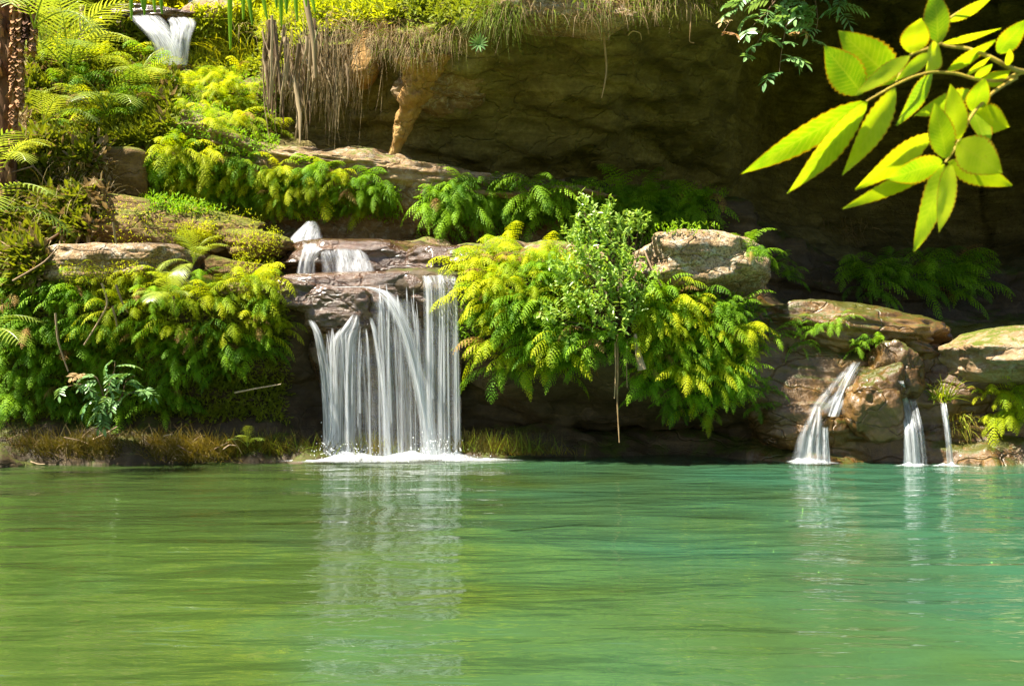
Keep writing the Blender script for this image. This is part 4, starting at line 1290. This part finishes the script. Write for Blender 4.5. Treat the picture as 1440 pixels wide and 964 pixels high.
undergrowth("ledge_moss", [(210, 330, 222, 300), (330, 450, 248, 300), (450, 560, 264, 300), (590, 1020, 262, 330), (650, 830, 360, 480), (900, 1060, 420, 540), (240, 390, 105, 215)], 6000, 0.06, M['fern'], "small green growth beneath the hanging ferns")


# compound-leaf plants
def pinnate_mesh(name, mat, pairs=5, L=0.3, lf=0.11, w=0.042, droop=-0.5, seed=0):
    rs = random.Random(seed)
    v, f = [], []
    pts = []
    c = Vector((0, 0, 0))
    for i in range(pairs + 2):
        a = 0.35 + droop * i / pairs * 1.6
        pts.append(c.copy())
        c = c + Vector((math.cos(a), rs.uniform(-.05, .05), math.sin(a))) * (L / (pairs + 1))
    tube(v, f, pts, 0.004, 0.002, 4)
    for i in range(1, pairs + 2):
        d = (pts[i] - pts[i - 1]).normalized()
        for sg in ((-1, 1) if i <= pairs else (0,)):
            dd = d * (0.55 if sg else 1) + Vector((0, sg * 0.85, -0.18))
            leaf_poly(v, f, pts[i], dd, Vector((0, 0, 1)) + Vector((rs.uniform(-.2, .2), rs.uniform(-.2, .2), 0)), lf * rs.uniform(.85, 1.1), w)
    return mesh_data(name, v, f, mat, False)


PIN = [pinnate_mesh("compound_leaf", M['gloss'], 5, 0.30, 0.12, 0.045, d, i) for i, d in enumerate((-0.4, -0.7, -1.0))]
PINP = [pinnate_mesh("young_leaf", M['pink'], 4, 0.24, 0.10, 0.04, d, i + 9) for i, d in enumerate((-0.2, -0.5))]


def compound_shrub(name, base, twigs, label, per=7, size=1.0, pink=(), cat="shrub"):
    root = empty(name, base)
    tag(root, label, cat)
    v, f = [], []
    for ti, tw in enumerate(twigs):
        pts = [p - base for p in tw]
        P = np.array([[*p] for p in pts])
        C = [Vector(c) for c in catmull(P, np.linspace(0, len(pts) - 1, 12))]
        tube(v, f, C, 0.014, 0.005, 5)
        for k in range(per):
            t = (k + 1) / per * 11
            c = C[int(t)]
            last = k == per - 1
            src = PINP if (ti in pink and k >= per - 2) else PIN
            az = random.uniform(-math.pi, 0) if not last else -math.pi / 2 + random.uniform(-.8, .8)
            s = size * random.uniform(.8, 1.2)
            m = Matrix.Translation(c) @ Matrix.Rotation(az, 4, 'Z') @ Matrix.Rotation(random.uniform(-.3, .5), 4, 'Y') @ Matrix.Rotation(random.uniform(-.5, .5), 4, 'X') @ Matrix.Scale(s, 4)
            obj("compound_leaf" if src is PIN else "young_leaf", random.choice(src), root, mat4=m)
    obj("stem", mesh_data("stem", v, f, M['bark']), root)
    return root


YB = 14.6
compound_shrub("hanging_shrub", W(1130, -40, 14.9), [
    [W(1130, -40, 14.9), W(1100, -10, 14.7), W(1075, 20, YB), W(1050, 45, YB)],
    [W(1130, -40, 14.9), W(1115, 0, 14.7), W(1105, 40, YB), W(1098, 80, YB), W(1096, 105, YB)],
    [W(1130, -40, 14.9), W(1145, -5, 14.6), W(1150, 30, YB), W(1142, 60, YB)],
    [W(1130, -40, 14.9), W(1165, -20, 14.7), W(1180, 5, YB), W(1178, 25, YB)],
    [W(1130, -40, 14.9), W(1080, -20, 14.7), W(1040, 10, YB), W(1015, 50, YB)],
    [W(1130, -40, 14.9), W(1090, -5, 14.7), W(1070, 50, YB), W(1052, 85, YB)],
    [W(1130, -40, 14.9), W(1125, 0, 14.65), W(1125, 30, YB), W(1118, 55, YB)]],
    "glossy compound-leaved shrub with a few red leaves hanging before the dark cave", 9, 1.15, (4, 6))
compound_shrub("leafy_plant", W(150, 590, 13.6), [
    [W(150, 590, 13.6), W(140, 560, 13.5), W(115, 540, 13.4), W(90, 545, 13.4)],
    [W(150, 590, 13.6), W(150, 555, 13.45), W(160, 525, 13.4), W(162, 508, 13.4)],
    [W(150, 590, 13.6), W(165, 565, 13.45), W(190, 550, 13.4), W(208, 552, 13.4)],
    [W(150, 590, 13.6), W(145, 555, 13.45), W(135, 530, 13.4), W(112, 527, 13.4)],
    [W(150, 590, 13.6), W(170, 560, 13.45), W(178, 535, 13.4), W(190, 528, 13.4)]],
    "blue-green compound-leaved plant with pinkish tips before the left ferns", 7, 0.8, (3,))


# ------------------------------------------------------------------ palms
def palm_frond_mesh(name, mat, L=1.2, n=22, lf=0.42, a0=40, a1=-50, seed=0, w=0.022, hang=0.4, start=0.22):
    rs = random.Random(seed)
    v, f = [], []
    c = Vector((0, 0, 0))
    pts, ds = [], []
    for i in range(n + 1):
        t = i / n
        a = math.radians(a0 + (a1 - a0) * t ** 1.3)
        d = Vector((math.cos(a), 0, math.sin(a)))
        pts.append(c.copy())
        ds.append(d)
        c = c + d * (L / n)
    tube(v, f, pts, 0.011 * L, 0.003 * L, 5)
    for i in range(int(n * start), n + 1):
        t = i / n
        ln = lf * L * (math.sin(math.pi * (0.15 + 0.78 * (t - start) / (1 - start))) ** 0.7)
        for sg in (-1, 1):
            d = (ds[i] * 0.7 + Vector((0, sg, 0)) * 0.9 + Vector((0, 0, 0.15))).normalized()
            p = pts[i].copy()
            o = len(v)
            per = ds[i] - d * ds[i].dot(d)
            per.normalize()
            for k in range(5):
                ww = w * L * (1 - (k / 4) ** 2) * 0.5 + 0.0008
                v.append(p - per * ww)
                v.append(p + per * ww)
                d = (d + Vector((0, 0, -hang / 4 * rs.uniform(.6, 1.4)))).normalized()
                p = p + d * ln / 4
            for k in range(4):
                f.append((o + 2 * k, o + 2 * k + 1, o + 2 * k + 3, o + 2 * k + 2))
    return mesh_data(name, v, f, mat, False)


PF = [palm_frond_mesh("palm_frond", M['palm'], 1.0, 20, 0.34, a0, a1, i, 0.017, hg) for i, (a0, a1, hg) in enumerate([(45, -40, 0.5), (65, -20, 0.6), (25, -60, 0.5), (55, -70, 0.8)])]


def palm_clump(name, px, py, fr, label, cat="palm", Y=None, group=None):
    """fr: (azimuth deg, pitch, size, variant)"""
    p = hit(px, py)[0] if Y is None else W(px, py, Y)
    root = empty(name, p)
    tag(root, label, cat, group)
    for az, pit, s, k in fr:
        obj("frond", PF[k], root, mat4=Matrix.Rotation(math.radians(az), 4, 'Z') @ Matrix.Rotation(math.radians(-pit), 4, 'Y') @ Matrix.Scale(s, 4))
    return root


palm_clump("palm_seedling", 272, 372, [(-60, 10, 0.55, 0), (-20, 15, 0.6, 0), (-130, 0, 0.55, 2), (-90, 20, 0.6, 1), (160, 20, 0.6, 1), (20, 20, 0.55, 1), (-100, -20, 0.6, 2)], "small palm seedling at the right end of the pale slab", Y=14.1)
palm_clump("palm_seedling", 235, 425, [(-90, -10, 0.65, 0), (-75, 10, 0.6, 1), (-130, 0, 0.5, 0), (-40, 0, 0.5, 0)], "green palm seedling standing in the middle of the left ferns", Y=13.6)
palm_clump("palm_seedling", 348, 628, [(-100, 20, 0.34, 0), (-40, 10, 0.34, 0), (-150, 10, 0.3, 0), (-70, 40, 0.32, 1)], "tiny palm seedling at the waterline left of the waterfall", Y=13.75)
palm_clump("palm_seedling", 52, 392, [(-90, 20, 0.5, 1), (-30, 20, 0.45, 0), (-150, 30, 0.45, 1), (60, 40, 0.45, 1)], "spiky young palm left of the pale slab", Y=14.0)
palm_clump("palm_seedling", 128, 320, [(-60, 30, 0.4, 1), (-120, 20, 0.4, 0), (0, 30, 0.4, 0)], "small palm sprig left of the long mossy slab", Y=15.0)
palm_clump("palm", -45, 315, [(-20, 25, 1.3, 2), (-5, 5, 1.3, 2), (-35, 45, 1.2, 0), (-50, 15, 1.2, 2), (-15, 50, 1.3, 0)], "pale palm fronds reaching in from the left edge above the slab", Y=12.5)
palm_clump("palm", -45, 490, [(-10, 30, 1.0, 2), (-30, 15, 1.0, 2), (-60, 10, 0.9, 2)], "pale palm fronds reaching in low from the left edge", Y=12.5)
# tree fern and palm fronds on the upper left slope
G_U = "fronds on the upper left slope"
palm_clump("tree_fern", 95, 110, [(-30, 30, 1.5, 2), (-10, 40, 1.6, 0), (-60, 20, 1.4, 2), (-100, 20, 1.3, 2), (30, 50, 1.4, 1), (-150, 40, 1.2, 0), (-80, 45, 1.4, 0)], "arching tree fern right of the palm trunk", "tree fern", Y=17.0, group=G_U)
palm_clump("tree_fern", 150, 160, [(-20, 30, 1.1, 0), (-50, 10, 1.1, 2), (-90, 10, 1.1, 2), (-130, 20, 1.1, 2), (-170, 30, 1.1, 0)], "smaller tree fern below the arching one", "tree fern", Y=17.0, group=G_U)
palm_clump("tree_fern", 205, 130, [(-20, 30, 0.9, 0), (-60, 20, 1.0, 2), (-100, 20, 1.0, 2), (-140, 20, 1.0, 0), (40, 40, 0.9, 1)], "tree fern left below the upper waterfall", "tree fern", Y=18.2, group=G_U)
palm_clump("palm", 48, 40, [(-55, 15, 1.3, 2), (-30, 0, 1.3, 2), (-80, 10, 1.2, 2)], "palm fronds drooping beside the palm trunk top", Y=14.5, group=G_U)
palm_clump("palm", 60, 175, [(-40, 30, 0.8, 2), (-20, 10, 0.9, 2), (-70, 20, 0.7, 0)], "bluish palm fronds halfway down the palm trunk", Y=14.3, group=G_U)
palm_clump("palm", 5, 235, [(-20, 30, 0.75, 2), (-45, 10, 0.75, 2), (0, 20, 0.7, 0)], "two short fronds at the foot of the palm trunk", Y=13.5, group=G_U)
palm_clump("tree_fern", 60, 70, [(-20, 45, 1.3, 1), (-60, 40, 1.3, 0), (-100, 30, 1.2, 0), (10, 30, 1.3, 0)], "tall fern fronds at the top behind the palm trunk", "tree fern", Y=18.0, group=G_U)


def palm_tree():
    Y = 15.5
    base = W(6, 300, Y)
    root = empty("palm_tree", base)
    tag(root, "red-brown shaggy palm trunk with hanging fruit stalks at the left edge", "palm tree")
    top = W(10, -60, Y)
    v, f = [], []
    r = 17 / F * Y
    pts = [base + (top - base) * (i / 20) - base for i in range(21)]
    tube(v, f, pts, r * 0.9, r * 1.1, 16)
    obj("trunk", mesh_data("trunk", v, f, M['palmbark']), root)
    # overlapping dead leaf bases
    sv, sf = [], []
    for k in range(7):
        t = k / 6
        w = 0.05 * (1 - t) ** 0.7
        sv += [Vector((-w, -0.02 - 0.05 * math.sin(t * 2.2), 0.22 * t)), Vector((0, -0.045 - 0.06 * math.sin(t * 2.2), 0.22 * t)), Vector((w, -0.02 - 0.05 * math.sin(t * 2.2), 0.22 * t))]
    for k in range(6):
        a = 3 * k
        sf += [(a, a + 1, a + 4, a + 3), (a + 1, a + 2, a + 5, a + 4)]
    sc = mesh_data("leaf_base", sv, sf, M['palmbark'])
    for i in range(130):
        t = random.random()
        c = (top - base) * t
        a = random.uniform(-math.pi, 0) + math.pi / 2
        m = Matrix.Translation(c + Vector((math.sin(a) * r, -math.cos(a) * r, 0))) @ Matrix.Rotation(a, 4, 'Z') @ Matrix.Rotation(random.uniform(0.0, 0.5), 4, 'X') @ Matrix.Rotation(random.uniform(-.3, .3), 4, 'Y') @ Matrix.Scale(random.uniform(0.6, 1.15), 4)
        if random.random() < 0.5:
            m = m @ Matrix.Rotation(math.pi, 4, 'Y')
        obj("leaf_base", sc, root, mat4=m)
    # braided hanging stalks
    for (px, y0, y1, rr) in [(29, -60, 150, 7), (47, -60, 74, 7), (40, -60, 55, 8), (20, -60, 215, 6)]:
        a, b = W(px, y0, Y - 0.3), W(px - 2, y1, Y - 0.3)
        v, f = [], []
        n = int((y1 - y0) / 3)
        rad = rr / F * Y
        for i in range(n):
            c = a + (b - a) * (i / n) - base
            for q in range(3):
                an = random.uniform(0, 2 * math.pi)
                d = Vector((math.cos(an), math.sin(an), -0.9))
                leaf_poly(v, f, c, d, Vector((0, 0, 1)), rad * 1.7, rad * 1.1)
        tube(v, f, [a - base, b - base], rad * 0.5, rad * 0.35, 6)
        obj("fruit_stalk", mesh_data("fruit_stalk", v, f, M['palmbark'], False), root)


palm_tree()


# palm leaf hanging in from above
def hanging_palm(name, px0, py0, px1, py1, Y, leaflets, label):
    a, b = W(px0, py0, Y), W(px1, py1, Y + 0.4)
    root = empty(name, a)
    tag(root, label, "palm leaf")
    v, f = [], []
    tube(v, f, [Vector((0, 0, 0)), (b - a) * 0.5 + Vector((0, 0, 0.03)), b - a], 0.014, 0.006, 6)
    obj("midrib", mesh_data("midrib", v, f, M['palm']), root)
    for (px, tip, dx) in leaflets:
        t = (px - px0) / (px1 - px0)
        p = a + (b - a) * t
        e = W(px + dx, tip, Y + 0.4 * t - 0.05)
        lv, lf = [], []
        side = Vector((0.012, 0.006, 0))
        for k in range(9):
            q = p + (e - p) * (k / 8) + Vector(((1 - k / 8) * (k / 8) * -dx * 0.002, 0, 0)) - a
            w = side * (0.35 + 1.0 * math.sin(math.pi * (0.12 + 0.85 * k / 8)))
            lv += [q - w, q + Vector((0, -0.008, 0)), q + w]
        for k in range(8):
            o = 3 * k
            lf += [(o, o + 1, o + 4, o + 3), (o + 1, o + 2, o + 5, o + 4)]
        obj("leaflet", mesh_data("leaflet", lv, lf, M['fern']), root)


hanging_palm("palm_leaf", 300, -60, 460, -40, 8.0, [(322, 70, 2), (341, 28, 1), (345, 36, 10), (362, 28, 14), (385, 12, 4), (392, 38, 4), (400, 20, 3), (412, 30, 6), (425, 10, 6), (433, 18, 10)], "dark green palm leaflets dangling from the top over the dead leaf curtain")
hanging_palm("palm_leaf", 170, -60, 240, -45, 8.0, [(183, 28, 2), (195, 14, 6), (203, 22, 0), (212, 18, 6), (222, 20, 6)], "palm leaflets dangling from the top edge above the upper waterfall")
strand("palm_stalk", [W(425, -30, 17.0), W(432, 10, 16.9), W(441, 60, 16.9), (W(444, 110, 16.95))], 0.06, 0.03, M['dryleaf'], "dark broken palm stalk hanging through the dead leaf curtain", "stalk")
strand("dead_tree", [W(114, 60, 18.0), W(115, 30, 18.1), W(116, 8, 18.2)], 0.05, 0.045, M['twig'], "short pale dead trunk standing on the upper left slope", "dead tree")
ro = empty("rosette_plant", W(673, 62, 15.7))
tag(ro, "pale blue-green rosette plant on the brow left of the green tuft", "plant")
for k in range(14):
    v, f = [], []
    a = k / 14 * 6.28
    leaf_poly(v, f, Vector((0, 0, 0)), Vector((math.cos(a), -0.5, math.sin(a) + 0.2)), Vector((0, -1, 0.3)), 0.16, 0.03)
    obj("leaf", mesh_data("leaf", v, f, M['gloss'], False), ro)


# ------------------------------------------------------------------ the leafy branch close to the camera
def big_leaf_mesh(L, w, seed, curl, fold):
    rs = random.Random(seed)
    n = 26
    v, f, uv = [], [], []
    for i in range(n + 1):
        t = i / n
        hw = w * 0.5 * (math.sin(math.pi * min(1, t ** 0.80)) ** 0.88) * (1.05 - 0.1 * t) if 0 < t < 1 else 0.0005
        tooth = 1.0 + (0.055 if i % 2 else -0.05) * (1 if 0.12 < t < 0.97 else 0)
        hw *= tooth
        z = -curl * L * t * t
        row = []
        for s in (-1, -0.5, 0, 0.5, 1):
            v.append(Vector((L * t + (0.012 * L if (i % 2 == 0 and abs(s) == 1) else 0), s * hw, z + fold * abs(s) * hw + 0.02 * w * math.sin(t * 9 + s * 2 + seed))))
            uv.append((s, t))
    for i in range(n):
        for k in range(4):
            a = i * 5 + k
            f.append((a, a + 1, a + 6, a + 5))
    return mesh_data("leaf", v, f, M['bigleaf'], True, uv)


def near_branch():
    YL = 1.35
    Z = lambda x, y, dy=0.0: W(1030 + x / 2.605, y / 2.605, YL + dy)
    base = Z(1500, 330, 0.12)
    root = empty("leafy_branch", base)
    tag(root, "backlit yellow-green serrated leaves on a branch reaching in top right", "branch")
    paths = [
        [(1500, 330, .12), (1200, 285, .06), (1060, 262, .02), (1010, 245, 0), (940, 208, 0), (860, 178, .01), (765, 160, .02), (790, 75, .02), (870, 20, .03)],
        [(1060, 265, .02), (980, 295, .01), (900, 292, 0), (820, 270, 0), (730, 265, -.01), (660, 283, -.01), (590, 315, -.02), (490, 372, -.02)],
        [(1040, 285, .02), (960, 335, -.01), (890, 405, -.03), (850, 470, -.04), (815, 545, -.05), (780, 595, -.05)],
        [(765, 160, .02), (700, 185, .01), (648, 207, 0), (600, 300, -.01)]]
    v, f = [], []
    for k, p in enumerate(paths):
        P = np.array([[*(Z(*q) - base)] for q in p])
        C = [Vector(c) for c in catmull(P, np.linspace(0, len(p) - 1, len(p) * 6))]
        tube(v, f, C, [0.0042, 0.0025, 0.0025, 0.002][k], 0.0013, 8)
    obj("branch", mesh_data("branch", v, f, M['greentwig']), root)
    LV = [((488, 372), (38, 636), 98, -.02, .10), ((495, 372), (222, 714), 112, -.025, -.2), ((598, 322), (425, 637), 92, -.02, .3), ((735, 270), (603, 460), 92, 0, -.2),
          ((478, 345), (335, 170), 120, -.005, .2), ((600, 300), (393, 120), 135, .01, -.1), ((650, 205), (445, 352), 52, -.035, 1.0), ((725, 195), (605, 292), 46, -.03, .6),
          ((755, 165), (705, 262), 92, .01, .2), ((650, 195), (692, 68), 100, .0, -.2), ((755, 160), (745, -40), 98, .01, .1), ((790, 80), (965, -8), 54, .03, .4),
          ((765, 160), (985, 116), 38, .02, .6), ((785, 262), (968, 150), 56, .015, .2), ((970, 196), (1075, 72), 84, .0, -.1), ((1010, 240), (1015, 180), 30, -.01, 0),
          ((890, 290), (952, 234), 42, .0, .1), ((858, 278), (945, 205), 32, .01, .3), ((915, 305), (1020, 262), 70, .02, .1), ((880, 335), (672, 425), 74, .02, .2),
          ((880, 410), (928, 288), 84, -.02, -.1), ((828, 512), (800, 310), 80, -.06, .1), ((785, 582), (742, 378), 84, -.07, -.1), ((880, 412), (1012, 466), 104, .0, .1),
          ((880, 405), (932, 535), 84, .0, -.2), ((822, 520), (985, 634), 120, -.07, .2), ((790, 592), (1022, 686), 84, -.03, .1), ((770, 592), (568, 658), 84, -.075, .2),
          ((738, 490), (448, 692), 92, -.03, .1), ((760, 600), (418, 767), 58, -.03, .5), ((778, 600), (685, 920), 118, -.04, -.15), ((800, 600), (752, 850), 72, -.075, .3)]
    for i, (a, b, w, dy, roll) in enumerate(LV):
        A, Bp = Z(*a, dy), Z(*b, dy - 0.02)
        d = Bp - A
        L = d.length
        me = big_leaf_mesh(L, w / 2.605 / F * YL * 1.12, i, random.uniform(-.04, .10), random.uniform(-.05, .22))
        x = d.normalized()
        up = Vector((0.25, -1, -0.75))
        y = up.cross(x).normalized()
        z = x.cross(y)
        m3 = Matrix((x, y, z)).transposed().to_4x4() @ Matrix.Rotation(roll * 0.7, 4, 'X')
        obj("leaf", me, root, mat4=Matrix.Translation(A - base) @ m3)


near_branch()
print("FERNS", NFERN, "OBJECTS", len(bpy.data.objects))
